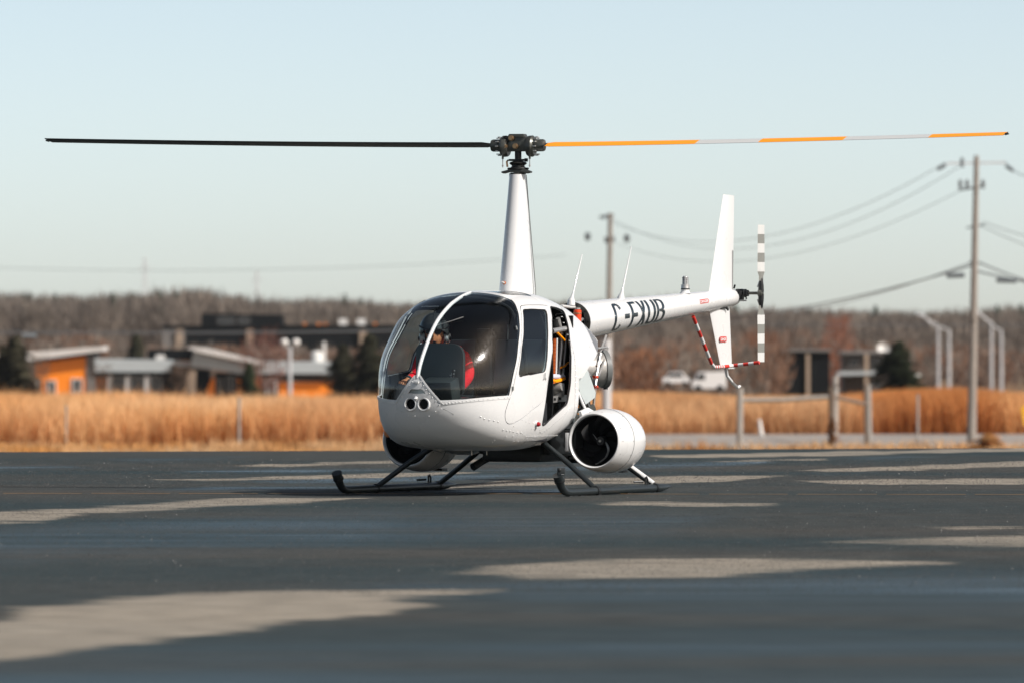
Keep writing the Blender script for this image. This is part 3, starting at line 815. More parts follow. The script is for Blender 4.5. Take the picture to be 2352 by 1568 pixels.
MB().bar(W(745, 832, d + 3) - o.location, W(745, 785, d + 3) - o.location, .25, .25).build('flue', B['wtrim'], o)
d = 860
o = bld(640, d, 'long black flat-roofed building behind the low grey roofs')
slab('wall', 372, 910, 751, 749, 880, 880, d, 12, B['dark'], o)
slab('upper_storey', 462, 648, 720, 723, 751, 751, d, 9, B['dark'], o, 2)
slab('parapet', 368, 914, 748, 746, 753, 751, d, 13, B['dark'], o, -.4)
slab('band_wall', 372, 425, 757, 757, 800, 800, d, .3, B['grey'], o, -.25)
for a in (404, 566, 826): slab('pillar', a, a + 16, 757, 757, 805, 805, d, .5, B['stone'], o, -.6)
window(478, 492, 783, 800, d, o, 'grey', 1)
window(548, 574, 729, 745, d + 1.9, o, 'grey', 1); window(500, 540, 728, 745, d + 1.9, o, 'grey', 1)
for a, c in ((700, 5), (732, 6), (748, 4), (862, 5)): MB().box(W(a, 745, d + 3) - o.location, (c * d / FPX, 1, .3)).build('rooftop_unit', B['orange'], o, smooth=False)
for a in (788, 830): MB().box(W(a, 741, d + 3) - o.location, (.9, 1, .8)).build('rooftop_vent', B['wtrim'], o, smooth=False)
d = 600
o = bld(1850, d, 'black house half hidden by scrub right of the tail')
slab('wall', 1800, 1906, 804, 806, 920, 920, d, 6, B['dark'], o)
slab('roof', 1796, 1910, 801, 802, 806, 807, d, 7, B['grey'], o, -.4)
slab('post', 1852, 1860, 812, 812, 920, 920, d, .4, B['stone'], o, -.3)
o = bld(1990, 620, 'grey brick house with a flat roof beside the dark spruce')
d = 620
slab('wall', 1938, 2046, 812, 812, 920, 920, d, 6, B['brown'], o)
slab('roof', 1932, 2050, 806, 806, 812, 812, d, 8, B['grey'], o, -.6)
slab('porch_roof', 1924, 2030, 853, 851, 861, 859, d, 3, B['roofg'], o, -2)
slab('post', 1986, 1995, 812, 812, 920, 920, d, .3, B['stone'], o, -1.9)
window(2000, 2026, 820, 848, d, o, 'grey', 1.5); window(2002, 2024, 866, 895, d, o, 'grey', 1.5); window(1950, 1972, 822, 842, d, o, 'grey', 1.5)
mb = MB().lathe([(0, .0), (.12, .34), (.2, .5), (.24, .52)], W(2028, 801, d) - o.location, (0.2, -1, .1), 18); mb.build('satellite_dish', B['wtrim'], o)

# parked white vehicles behind the grass
def far_car(px, py_top, py_base, d, wpx, label, col, van=False):
    e = empty('parked_van' if van else 'parked_car', (P2X(px) * d, d, W(px, py_base, d).z)); tag(e, label, 'van' if van else 'car')
    L = wpx * d / FPX; H_ = (py_base - py_top) * d / FPX
    body = [(-.5, .18), (-.5, .55), (-.36, .62), (-.24, .97), (.22, 1.0), (.38, .62), (.49, .55), (.5, .18)] if not van else [(-.5, .15), (-.5, .5), (-.42, .58), (-.33, .95), (.5, 1.0), (.5, .15)]
    MB().prism([(a * L, 0, b_ * H_) for a, b_ in body], (0, 1, 0), 1.7).build('body', col, e, smooth=False, bevel=.04)
    gl = [(-.31, .64), (-.22, .92), (.18, .94), (.30, .64)] if not van else [(-.38, .6), (-.31, .88), (-.12, .9), (-.12, .6)]
    MB().prism([(a * L, -.87, b_ * H_) for a, b_ in gl], (0, 1, 0), .02).build('window', B['glass'], e, smooth=False)
    for s in (-.32, .32):
        MB().lathe([(0, 0), (0, .17 * H_), (.2, .17 * H_), (.2, 0)], (s * L, -.88, .17 * H_), (0, 1, 0), 16).build('wheel', M['rub'], e)
CW = mat('white_car_paint', (0.75, 0.75, 0.74), 0.35, coat=.3)
far_car(1552, 853, 884, 470, 62, 'white car seen through the haze below the tail boom, nearer the boom root', CW)
far_car(1628, 852, 898, 455, 78, 'white van parked in the scrub under the tail fin', CW, True)

# ------------------------------------------------------------------ poles, lamps, fence, wires
P_ = {}
P_['wood'] = mat('weathered_pole', (0.26, 0.23, 0.20), 0.9, var=0.3, scale=6, bump=.3, bscale=30)
P_['lamp'] = mat('galvanised_post', (0.55, 0.56, 0.57), 0.45, metal=.2, var=.1, scale=4)
P_['insul'] = mat('grey_insulator', (0.12, 0.14, 0.15), 0.4)
P_['wire'] = mat('cable', (0.10, 0.115, 0.125), 0.6)
P_['wood2'] = mat('grey_fence_wood', (0.33, 0.31, 0.28), 0.9, var=.25, scale=8)
P_['wood3'] = mat('brown_fence_wood', (0.16, 0.12, 0.09), 0.9, var=.25, scale=8)

dP = 268.0
base = W(2231, 1024, dP); top = W(2243, 358, dP)
pole = empty('utility_pole', base); tag(pole, 'tall wooden utility pole with crossarm at the right edge of the apron', 'utility pole')
L_ = lambda px, py, dd=dP: W(px, py, dd) - base
MB().tube([Vector((0, 0, -.3)), L_(2237, 690), L_(2243, 358)], [.165, .125, .085], 16).build('post', P_['wood'], pole)
MB().bar(L_(2172, 376), L_(2312, 374), .05, .07).build('crossarm', P_['lamp'], pole)
for px, py, dx in ((2172, 372, -14), (2310, 374, 12), (2210, 378, 0)):
    a = L_(px, py); MB().lathe([(0, .03), (.03, .08), (.1, .05), (.15, .08), (.22, .05), (.28, .07), (.34, .02)], a + Vector((0, 0, -.1)), (dx * .03, 0, .5 if dx == 0 else -.25), 12).build('insulator', P_['insul'], pole)
MB().bar(L_(2203, 437), L_(2262, 428), .06, .07).build('lower_crossarm', P_['insul'], pole)
for px in (2206, 2222, 2258):
    MB().lathe([(0, .02), (.05, .09), (.15, .05), (.2, .09), (.32, .03)], L_(px, 434), (0, 0, 1), 12).build('insulator', P_['insul'], pole)
MB().bar(L_(2220, 524), L_(2262, 516), .05, .06).build('bracket', P_['insul'], pole)
MB().bar(L_(2226, 603), L_(2258, 606), .05, .06).build('bracket', P_['insul'], pole)
# cables: sagging tubes
def cable(name, a, b_, sag, r, label, cat='cable', group=None):
    pts = []
    for t in np.linspace(0, 1, 25):
        p = a.lerp(b_, t); p.z -= sag * 4 * t * (1 - t); pts.append(p)
    o = MB().tube(pts, r, 6).build(name, P_['wire'], None); tag(o, label, cat, group); return o
far1 = W(1402, 505, 400); p2b = W(1399, 936, 400)
cable('power_line', W(2170, 375, dP), W(1382, 500, 400), 1.9, .011, 'upper power line sagging left from the outer end of the pole crossarm')
cable('power_line', W(2212, 378, dP), W(1400, 500, 400), 2.2, .011, 'middle power line sagging left from the pole crossarm')
cable('power_line', W(2208, 437, dP), W(1420, 560, 400), 1.6, .010, 'power line sagging left from the small lower crossarm')
cable('power_line', W(2310, 374, dP), W(2560, 200, 150), 1.0, .014, 'power line leaving the right end of the crossarm')
cable('power_line', W(2258, 510, dP), W(2700, 560, 300), .5, .014, 'upper of the cables running right from the pole')
cable('power_line', W(2252, 518, dP), W(2700, 620, 300), .5, .014, 'lower of the cables running right from the pole bracket')
cable('telephone_cable', W(2232, 603, dP), W(1400, 705, 400), 1.2, .016, 'upper telephone cable going left from the pole')
cable('telephone_cable', W(2232, 610, dP), W(1400, 725, 400), .8, .028, 'thicker lower telephone cable going left from the pole')
cable('telephone_cable', W(2250, 604, dP), W(2700, 700, 300), .4, .03, 'telephone cable going right from the pole toward the photo edge')
cable('telephone_cable', W(2240, 622, dP), W(2700, 668, 300), .3, .035, 'lowest cable right of the pole carrying a black splice case')
for px, py, dx, lab in ((2195, 633, 21, 'black splice case hanging on the cable left of the pole'), (2312, 643, 24, 'black splice case hanging on the cable right of the pole')):
    a = W(px - dx, py + 1, dP - 1); b_ = W(px + dx, py - 1 if px < 2240 else py + 2, dP - 1)
    tag(MB().tube([a, a.lerp(b_, .05), a.lerp(b_, .95), b_], [.05, .09, .09, .05], 10).build('splice_case', P_['insul']), lab, 'cable splice')

base2 = W(1399, 936, 400); base2.z = float(tz(400))
pole = empty('utility_pole', base2); tag(pole, 'distant utility pole rising behind the tail boom', 'utility pole')
L2 = lambda px, py: W(px, py, 400) - base2
MB().tube([(0, 0, 0), L2(1399, 700), L2(1402, 490)], [.19, .15, .12], 14).build('post', P_['wood'], pole)
MB().bar(L2(1377, 500), L2(1409, 494), .14, .16).build('crossarm', P_['insul'], pole)
MB().bar(L2(1388, 552), L2(1412, 550), .1, .3).build('bracket', P_['insul'], pole)
for px, py in ((1350, 548), (1440, 552)):
    o = MB().lathe([(0, .02), (.1, .16), (.35, .16), (.45, .05)], W(px, py + 6, 398), (0, 0, 1), 10).build('line_insulator', P_['insul'])
    tag(o, 'grey insulator on the wires %s the distant pole' % ('left of' if px < 1400 else 'right of'), 'insulator')
# pale post standing just behind the tail, nearer
o = MB().tube([W(1393, 985, 262), W(1393, 780, 262)], [.16, .16], 14).build('bollard_post', P_['lamp']); tag(o, 'pale round post behind the engine nacelle', 'post')
# far wires across the sky and wood
cable('power_line', W(-200, 607, 900), W(1300, 586, 900), 1.2, .03, 'faint distant wire across the sky left of the mast')
cable('power_line', W(-200, 757, 330), W(1000, 756, 330), .1, .02, 'upper of the two wires crossing before the wood at left')
cable('power_line', W(-200, 764, 330), W(1000, 758, 330), .1, .03, 'lower of the two wires crossing before the wood at left')
cable('power_line', W(1600, 742, 500), W(2700, 746, 500), .1, .03, 'wire crossing in front of the wood at right')
a = W(50, 773, 329); b_ = W(84, 774, 329)
tag(MB().tube([a, a.lerp(b_, .06), a.lerp(b_, .94), b_], [.05, .15, .15, .05], 12).build('splice_case', P_['insul']), 'black splice case hanging on the wires at far left', 'cable splice')
# far pylons
for px, top_, lab in ((333, 592, 'faint lattice pylon on the horizon left of the mast'), (590, 622, 'smaller faint pylon on the horizon nearer the mast')):
    dd = 1500; e = empty('pylon', (P2X(px) * dd, dd, float(tz(dd)))); tag(e, lab, 'pylon')
    o0 = e.location; mb = MB(); h = W(px, top_, dd).z - o0.z
    for sx, sy in ((-1, -1), (1, -1), (1, 1), (-1, 1)):
        mb.bar((sx * .9, sy * .9, 0), (sx * .15, sy * .15, h), .1, .1)
    for k in range(8):
        z0 = h * k / 8; z1 = h * (k + 1) / 8; w0 = .9 - .75 * k / 8; w1 = .9 - .75 * (k + 1) / 8
        mb.bar((-w0, -w0, z0), (w1, -w1, z1), .06, .06); mb.bar((w0, -w0, z0), (-w1, -w1, z1), .06, .06)
    mb.build('lattice', P_['lamp'], e, smooth=False)
    MB().bar((-1.6, 0, h * .9), (1.6, 0, h * .9), .12, .12).build('crossarm', P_['lamp'], e)

# double-headed lamp post
dd = 560; b0 = W(666, 935, dd)
e = empty('lamp_post', b0); tag(e, 'white lamp post with two round heads before the orange wing', 'lamp post')
Lx = lambda px, py: W(px, py, dd) - b0
MB().tube([(0, 0, -1), Lx(666, 795)], [.16, .13], 12).build('post', P_['lamp'], e)
MB().tube([Lx(652, 800), Lx(656, 792), Lx(666, 797), Lx(676, 792), Lx(680, 800)], .06, 8).build('arm', P_['lamp'], e)
for px in (653, 680):
    MB().lathe([(-.25, 0), (-.2, .2), (0, .3), (.18, .22), (.25, 0)], Lx(px, 786), (0, 0, 1), 16).build('lamp_head', B['wtrim'], e)
# street lights with long arms at right
for px, pyt, arm, hd, lab in ((2155, 752, 2120, 726, 'street light with a long left arm, leftmost of the four at right'), (2180, 757, 2122, 728, 'street light just right of the first with its arm crossing'),
                              (2277, 738, 2246, 716, 'street light directly right of the tall pole'), (2300, 758, 2250, 722, 'rightmost street light, shorter than its neighbour')):
    dd = 640; b0 = W(px, 905, dd); b0.z = float(tz(dd)); e = empty('street_light', b0); tag(e, lab, 'street light', 'street lights at the right')
    Lx = lambda a_, c_: W(a_, c_, dd) - b0
    MB().tube([(0, 0, 0), Lx(px, pyt)], [.15, .10], 12).build('post', P_['lamp'], e)
    MB().tube([Lx(px, pyt + 4), Lx((px + arm) / 2, (pyt + hd) / 2 + 3), Lx(arm, hd)], [.06, .05, .04], 8).build('arm', P_['lamp'], e)
    a = Lx(arm, hd); MB().lathe([(0, .02), (.1, .14), (.6, .14), (.75, .03)], a + Vector((.1, 0, 0)), (-1, 0, .25), 10).build('lamp_head', P_['lamp'], e)
# small round signs
for px, py, rr, dd, yb, lab in ((2293, 934, 8, 300, 990, 'small white round sign at far right below the street lights'), (2124, 851, 1, 300, 900, ''), (2108, 865, 8, 480, 915, 'white dish sign beside the dark spruce')):
    if not lab: continue
    b0 = W(px, yb, dd); e = empty('small_sign', b0); tag(e, lab, 'sign')
    MB().tube([(0, 0, 0), W(px, py, dd) - b0], .03, 8).build('post', P_['wood3'], e)
    MB().lathe([(0, 0), (0, rr * dd / FPX), (.04, rr * dd / FPX), (.04, 0)], W(px, py, dd - .05) - b0, (0, 1, 0), 20).build('disc', B['wtrim'], e)
# orange-yellow marker at the very edge
e = empty('marker_sign', W(2352, 965, 280)); tag(e, 'yellow and white sign cut by the right edge', 'sign')
MB().prism([W(a, b_, 280) - e.location for a, b_ in ((2345, 935), (2368, 925), (2368, 985), (2352, 975))], (0, 1, 0), .05).build('face', mat('yellow_sign', (0.8, 0.42, 0.02), .5), e, smooth=False)
MB().tube([W(2360, 980, 280) - e.location, W(2360, 1030, 280) - e.location], .03, 8).build('post', P_['lamp'], e)

# rail fence at right: posts and rails are parts of one fence
fe = empty('rail_fence', W(1700, 1023, 262)); tag(fe, 'broken wooden rail fence beside the gravel road', 'fence')
O = fe.location
for px, pt, pb, dd, w, mm in ((1699, 890, 1024, 262, 15, 'wood2'), (1910, 900, 1022, 262, 15, 'wood3'), (1918, 862, 1000, 275, 14, 'wood2'), (1990, 880, 1021, 264, 9, 'wood3'), (1998, 882, 1010, 268, 10, 'wood2')):
    a = W(px, pb, dd) - O; b_ = W(px + (1 if px < 1950 else -3), pt, dd) - O
    MB().tube([a - Vector((0, 0, .2)), a, b_], [w * dd / FPX / 2] * 3, 10).build('post', P_[mm], fe)
MB().tube([W(1704, 918, 262) - O, W(1800, 917, 262) - O, W(1912, 910, 262) - O], .07, 8).build('rail', P_['wood2'], fe)
MB().tube([W(1914, 910, 262) - O, W(1950, 918, 263) - O, W(1992, 928, 264) - O], .06, 8).build('rail', P_['wood3'], fe)
# rotten stump with brown weeds round the middle post
r = np.random.default_rng(3); V = []; C = []
v, c = conifer_arrays(r, (0, 0, 0), 1.0, .55, np.array((0.2, 0.09, 0.04)), 160); V += v; C += c
me = quick_mesh('weed_clump', np.array(V), np.arange(len(V)).reshape(-1, 3), np.array(C), TM)
o = link(bpy.data.objects.new('weed_clump', me)); o.location = W(1912, 1026, 259); tag(o, 'clump of brown weeds round the middle fence post', 'weeds')
V = []; C = []
v, c = conifer_arrays(r, (0, 0, 0), .45, 1.5, np.array((0.6, 0.33, 0.13)), 300)
me = quick_mesh('grass_clump', np.array(v), np.arange(len(v)).reshape(-1, 3), np.array(c), TM)
o = link(bpy.data.objects.new('grass_clump', me)); o.location = W(2272, 1026, 255); tag(o, 'pale grass clump just right of the tall pole foot', 'grass clump')
# slim posts standing in the left grass
for px, pt, pb, dd, r_, lab in ((152, 930, 1035, 262, .035, 'thin grey post in the grass at far left'), (549, 912, 1026, 262, .05, 'thin grey post in the grass left of the helicopter nose'),
                                (2108, 905, 1015, 264, .04, 'thin grey post in the grass before the dark spruce')):
    o = MB().tube([W(px, pb, dd) - Vector((0, 0, .3)), W(px, pt, dd)], r_, 8).build('thin_post', P_['wood2']); tag(o, lab, 'post')
o = MB().tube([W(1750, 1002, 285), W(1747, 985, 285), W(1744, 962, 285)], [.09, .07, .05], 8).build('marker_stake', B['wtrim']); tag(o, 'white marker stake at the edge of the gravel road', 'stake')

# ------------------------------------------------------------------ thin haze over the plain
def build_haze():
    mb = MB(); mb.box((0, 1500, 11), (7000, 3600, 50))
    m = bpy.data.materials.new('haze'); n, l = nodes_of(m); n.remove(n['Principled BSDF'])
    v = n.new('ShaderNodeVolumePrincipled'); v.inputs['Color'].default_value = (.86, .94, 1, 1); v.inputs['Density'].default_value = 0.00003
    l.new(v.outputs[0], n['Material Output'].inputs['Volume'])
    o = mb.build('haze', m, smooth=False); tag(o, kind='stuff', label='thin pale haze over the whole plain')
build_haze()

# ================================================================== THE HELICOPTER
HROT = math.atan2(-0.9063, -0.4226)
heli = empty('helicopter', (0.047, 60.0, 0.0), HROT)
tag(heli, 'white two-seat helicopter with pods on its sides standing on black skids', 'helicopter')
def hp(px, py, b=0.0):
    """point of the airframe (local: a forward, b left, z up) surveyed at px, py lying in the plane b"""
    q = (px - 1176) / FPX
    a = (q * (60 - .4226 * b) - .047 - .9063 * b) / (.9063 * q - .4226)
    return Vector((a, b, CAMZ - (py - HOR) * (60 - .9063 * a - .4226 * b) / FPX))
def z1(x, y, b=0.0): return hp((1450 + x / 2.351) / 1.7415, (1100 + y / 2.351) / 1.7415, b)
def z8(x, y, b=0.0): return hp((2080 + x / 2.903) / 1.7415, (1180 + y / 2.903) / 1.7415, b)
LR = Matrix.Rotation(-HROT, 3, 'Z')
def wl_(v): return LR @ Vector(v)

# ---- cabin surface
def dense(tab, n=24):
    p = smooth_poly(tab, n, closed=False)
    return p[:, 0], np.maximum.accumulate(p[:, 0]) * 0 + p[:, 1]
AN = [(.330, .75), (.336, 1.0), (.348, 1.22), (.375, 1.42), (.425, 1.57), (.5, 1.68), (.56, 1.73), (.62, 1.765), (.70, 1.787), (.80, 1.795), (.86, 1.789), (.94, 1.763), (1.02, 1.717), (1.114, 1.644), (1.217, 1.552), (1.312, 1.440), (1.392, 1.30), (1.464, 1.13), (1.512, .95), (1.532, .8), (1.541, .5)]
_az, _aa = dense(AN); _o = np.argsort(_az); _az = _az[_o]; _aa = _aa[_o]
def an(z): return np.interp(z, _az, _aa)
_ta, _tt = dense([(-.9, 1.12), (-.6, 1.265), (-.4, 1.345), (-.2, 1.425), (0, 1.48), (.3, 1.53), (.5, 1.54), (.8, 1.541), (2.2, 1.541)])
def T_(a): return np.interp(a, _ta, _tt)
_wa, _wb = dense([(-.9, .40), (-.5, .485), (-.2, .515), (0, .53), (.3, .555), (.5, .566), (.8, .57), (2.2, .57)])
def Wd(a): return np.interp(a, _wa, _wb)
_ba, _bb = dense([(-.9, .62), (-.2, .56), (0, .50), (.2, .42), (.45, .36), (.7, .335), (1.0, .330), (2.2, .330)])
def Bo(a): return np.interp(a, _ba, _bb)
_su, _ss = dense([(0, 1), (.10, .996), (.18, .985), (.27, .962), (.38, .925), (.49, .892), (.60, .858), (.68, .835), (.76, .80), (.83, .755), (.90, .67), (.95, .56), (.98, .42), (.993, .27), (1.0, 0)], 12)
_o = np.argsort(_su); _su = _su[_o]; _ss = np.clip(_ss[_o], 0, 1); _su[-1] = 1.0; _ss[-1] = 0
def hw(a, z):
    T = T_(a); Bt = Bo(a)
    u = np.clip((z - .95) / (T - .95 + 1e-9), 0, 1); s = np.interp(u, _su, _ss)
    l = np.clip((.9 - z) / (.9 - Bt), 0, 1); s = s * (1 - l ** 5.0) ** (1 / 5.0)
    A = an(z); a0 = np.minimum(1.0, A - .45)
    p = np.clip((a - a0) / (A - a0), 0, 1); P = (1 - p ** 2.2) ** (1 / 2.2)
    P = np.where(a > A, 0, P)
    return np.where((z > T) | (z < Bt), 0, Wd(a) * s * P)
for zz, tgt in ((1.526, .0786), (1.497, .194), (1.418, .344), (1.311, .48), (1.196, .589), (1.09, .623)):
    aa_ = np.linspace(-.55, .8, 200); print('sil', zz, round(float((-.4226 * aa_ + .9063 * hw(aa_, np.full(200, zz))).max()), 3), tgt)
NPS = 168; A0 = -.62; AC = .9; NS = 66; NA = 54
psi = np.linspace(-np.pi / 2, 1.5 * np.pi, NPS, endpoint=False)
rows = [(a, 0.0) for a in np.linspace(A0, AC, NS)] + [(AC, t) for t in np.linspace(0, np.pi / 2, NA)[1:]]
ra = np.array([r_[0] for r_ in rows])[:, None]; al = np.array([r_[1] for r_ in rows])[:, None]
dx = np.sin(al) + 0 * psi; dy = np.cos(al) * np.cos(psi); dz = np.cos(al) * np.sin(psi)
ZC = .92
lo_ = np.zeros(dx.shape); hi_ = np.full(dx.shape, 1.6)
for _ in range(40):
    m_ = (lo_ + hi_) / 2
    a_ = ra + dx * m_; b_ = dy * m_; z_ = ZC + dz * m_
    zin = np.clip(z_, .3301, 1.5409)
    ins = (np.abs(b_) < hw(a_, z_)) & (z_ < 1.541) & (z_ > .33) & (z_ < T_(a_)) & (z_ > Bo(a_)) & (a_ < an(zin))
    lo_ = np.where(ins, m_, lo_); hi_ = np.where(ins, hi_, m_)
PX = np.stack([ra + dx * lo_, dy * lo_, ZC + dz * lo_], -1)
# smooth the sampled surface a little along both directions
for _ in range(2):
    Q = PX.copy()
    Q[1:-1] = PX[1:-1] * .5 + (PX[:-2] + PX[2:]) * .25
    PX = Q
    PX = PX * .5 + (np.roll(PX, 1, 1) + np.roll(PX, -1, 1)) * .25
du = np.gradient(PX, axis=0); dv = np.roll(PX, -1, 1) - np.roll(PX, 1, 1)
NN = np.cross(dv, du); NN /= (np.linalg.norm(NN, axis=-1, keepdims=True) + 1e-12)
cen = np.stack([ra + 0 * dx, 0 * dx, ZC + 0 * dx], -1)
NN = np.where((NN * (PX - cen)).sum(-1, keepdims=True) < 0, -NN, NN)
NN[-1] = (1, 0, 0)
POOL_P = [tuple(p) for p in PX.reshape(-1, 3)]; POOL_N = [tuple(p) for p in NN.reshape(-1, 3)]
nr_ = len(rows)
FACES = []
for i in range(nr_ - 1):
    for j in range(NPS):
        j2 = (j + 1) % NPS
        FACES.append((i * NPS + j, i * NPS + j2, (i + 1) * NPS + j2, (i + 1) * NPS + j) if i < nr_ - 2 else (i * NPS + j, i * NPS + j2, (nr_ - 1) * NPS))
def cut(faces, field):
    """split faces along field = 0: (inside, outside)"""
    P = np.array(POOL_P); v = field(P); v = np.where(np.abs(v) < 1e-5, 1e-5, v)
    cache = {}; A = []; Bx = []
    def mid(i, j):
        k = (i, j) if i < j else (j, i)
        if k in cache: return cache[k]
        t = v[i] / (v[i] - v[j])
        p = tuple(POOL_P[i][q] * (1 - t) + POOL_P[j][q] * t for q in range(3))
        n = Vector([POOL_N[i][q] * (1 - t) + POOL_N[j][q] * t for q in range(3)]).normalized()
        POOL_P.append(p); POOL_N.append(tuple(n)); cache[k] = len(POOL_P) - 1
        return cache[k]
    for f in faces:
        s = [v[i] > 0 for i in f]
        if all(s): A.append(f); continue
        if not any(s): Bx.append(f); continue
        fa = []; fb = []
        for q in range(len(f)):
            i, j = f[q], f[(q + 1) % len(f)]
            (fa if v[i] > 0 else fb).append(i)
            if (v[i] > 0) != (v[j] > 0):
                m_ = mid(i, j); fa.append(m_); fb.append(m_)
        if len(fa) > 2: A.append(tuple(fa))
        if len(fb) > 2: Bx.append(tuple(fb))
    return A, Bx
def side_poly(poly, side=0, sm=0.0):
    poly = round_poly(poly, sm) if sm else poly
    def f(P):
        d = pfield(P[:, [0, 2]], poly)
        if side: d = np.minimum(d, P[:, 1] * side)
        return d
    return f
def grow(f, e): return lambda P: f(P) + e
def piece(name, faces, mats, parent, off=0.0, th=0.012):
    used = sorted({i for f in faces for i in f}); mp = {k: n for n, k in enumerate(used)}
    P = np.array([POOL_P[k] for k in used]); N = np.array([POOL_N[k] for k in used]); n = len(used)
    V = list(P + N * off); F = [tuple(mp[i] for i in f) for f in faces]
    # orient outward
    FF = []
    for f in F:
        a, b, c = P[f[0]], P[f[1]], P[f[2]]
        nn = np.cross(b - a, c - a)
        if len(f) > 3: nn = nn + np.cross(c - a, P[f[3]] - a)
        FF.append(f if nn @ N[f[0]] > 0 else f[::-1])
    F = FF; mi = [0] * len(F); loopn = [tuple(N[i]) for f in F for i in f]
    if th > 0:
        V += list(P + N * (off - th))
        G = [tuple(i + n for i in f[::-1]) for f in F]
        loopn += [tuple(-N[i - n]) for f in G for i in f]
        cnt = {}
        for f in F:
            for q in range(len(f)):
                cnt[(f[q], f[(q + 1) % len(f)])] = 1
        R = []
        base_v = 2 * n
        for (i, j) in list(cnt):
            if (j, i) in cnt: continue
            R.append((j, i, i + n, j + n))
        for f in R:
            a, b, c = (np.array(V[f[0]]), np.array(V[f[1]]), np.array(V[f[2]]))
            nn = np.cross(b - a, c - a); nn = nn / (np.linalg.norm(nn) + 1e-12)
            loopn += [tuple(nn)] * 4
        mi += [1] * len(G) + [0] * len(R); F = F + G + R
    me = bpy.data.meshes.new(name); me.from_pydata([tuple(q) for q in V], [], F)
    for m_ in (mats if isinstance(mats, (list, tuple)) else [mats]): me.materials.append(m_)
    if isinstance(mats, (list, tuple)) and len(mats) > 1: me.polygons.foreach_set('material_index', mi)
    me.shade_smooth()
    me.normals_split_custom_set(loopn)
    return link(bpy.data.objects.new(name, me), parent)

def SP(a, z, s=1, off=0.0):
    """surface point of the cabin side and its normal"""
    e = 1e-3
    b0 = float(hw(np.array(a), np.array(z))); ba = (float(hw(np.array(a + e), np.array(z))) - b0) / e; bz = (float(hw(np.array(a), np.array(z + e))) - b0) / e
    n = Vector((-ba, 1, -bz)).normalized()
    p = Vector((a, b0, z)) + n * off
    return Vector((p.x, p.y * s, p.z)), Vector((n.x, n.y * s, n.z))
def SF(b, z, off=0.0):
    """surface point on the nose at lateral b, height z"""
    lo, hi = .75, 1.82
    for _ in range(40):
        m_ = (lo + hi) / 2
        if abs(b) <= float(hw(np.array(m_), np.array(z))): lo = m_
        else: hi = m_
    def ins(b, z):
        l, h = .75, 1.82
        for _ in range(30):
            m_ = (l + h) / 2
            if abs(b) <= float(hw(np.array(m_), np.array(z))): l = m_
            else: h = m_
        return l
    e = 4e-3
    n = Vector((1, -(ins(b + e, z) - ins(b - e, z)) / (2 * e), -(ins(b, z + e) - ins(b, z - e)) / (2 * e))).normalized()
    return Vector((lo, b, z)) + n * off, n

def zs1(pts, it=30):
    out = []
    for x, y in pts:
        b = .5
        for _ in range(it):
            q = z1(x, y, b); b = b * .6 + .4 * max(.02, float(hw(np.array(q.x), np.array(min(max(q.z, .34), 1.535)))))
        out.append((q.x, q.z))
    return out
ws_edge = zs1([(1400, 235), (1450, 310), (1472, 400), (1478, 480), (1475, 560), (1460, 700), (1430, 880), (1400, 1020), (1377, 1130)])
print('ws_edge', [(round(a, 3), round(b, 3)) for a, b in ws_edge])
ws_poly = [(.86, 1.75), (.865, 1.56), (.88, 1.50)] + ws_edge + [(1.6, .736), (1.85, .715), (2.4, .715), (2.4, 1.75)]
nose_tri = [(-.185, .700), (-.19, .690), (.19, .690), (.185, .700), (.022, .915), (-.022, .915)]
f_ws = side_poly(ws_poly)
f_nt = lambda P: np.minimum(pfield(P[:, [1, 2]], [(-.185, .712), (-.30, .55), (.30, .55), (.185, .712), (.020, .912), (-.020, .912)]), P[:, 0] - 1.3)
WS, REST = cut(FACES, f_ws)
NT, WS = cut(WS, f_nt)
REST = REST + NT
WL, WR = cut(WS, lambda P: P[:, 1])
WM = [M['white'], M['void']]
piece('windshield', WL, M['wind'], heli, -.002, 0); piece('windshield', WR, M['wind'], heli, -.002, 0)
# nose plate round the landing lights
np_poly = [(-.155, .60), (.155, .60), (.205, .665), (.19, .69), (.024, .905), (-.024, .905), (-.19, .69), (-.205, .665)]
np_poly = [(-.10, .595), (.10, .595), (.175, .675), (.178, .700), (.022, .902), (-.022, .902), (-.178, .700), (-.175, .675)]
f_np = lambda P: np.minimum(pfield(P[:, [1, 2]], np_poly), P[:, 0] - 1.3)
def disc(bc, zc, r_): return lambda P: np.minimum(r_ - np.hypot(P[:, 1] - bc, P[:, 2] - zc), P[:, 0] - 1.3)
NP, REST = cut(REST, f_np)
_, NP = cut(NP, disc(-.0545, .694, .0425)); _, NP = cut(NP, disc(.0545, .694, .0425))
_, NP = cut(NP, lambda P: np.minimum(pfield(P[:, [1, 2]], [(-.075, .772), (.075, .772), (.048, .806), (-.048, .806)]), P[:, 0] - 1.3))
npl = piece('nose_plate', NP, WM, heli, .003, .012)
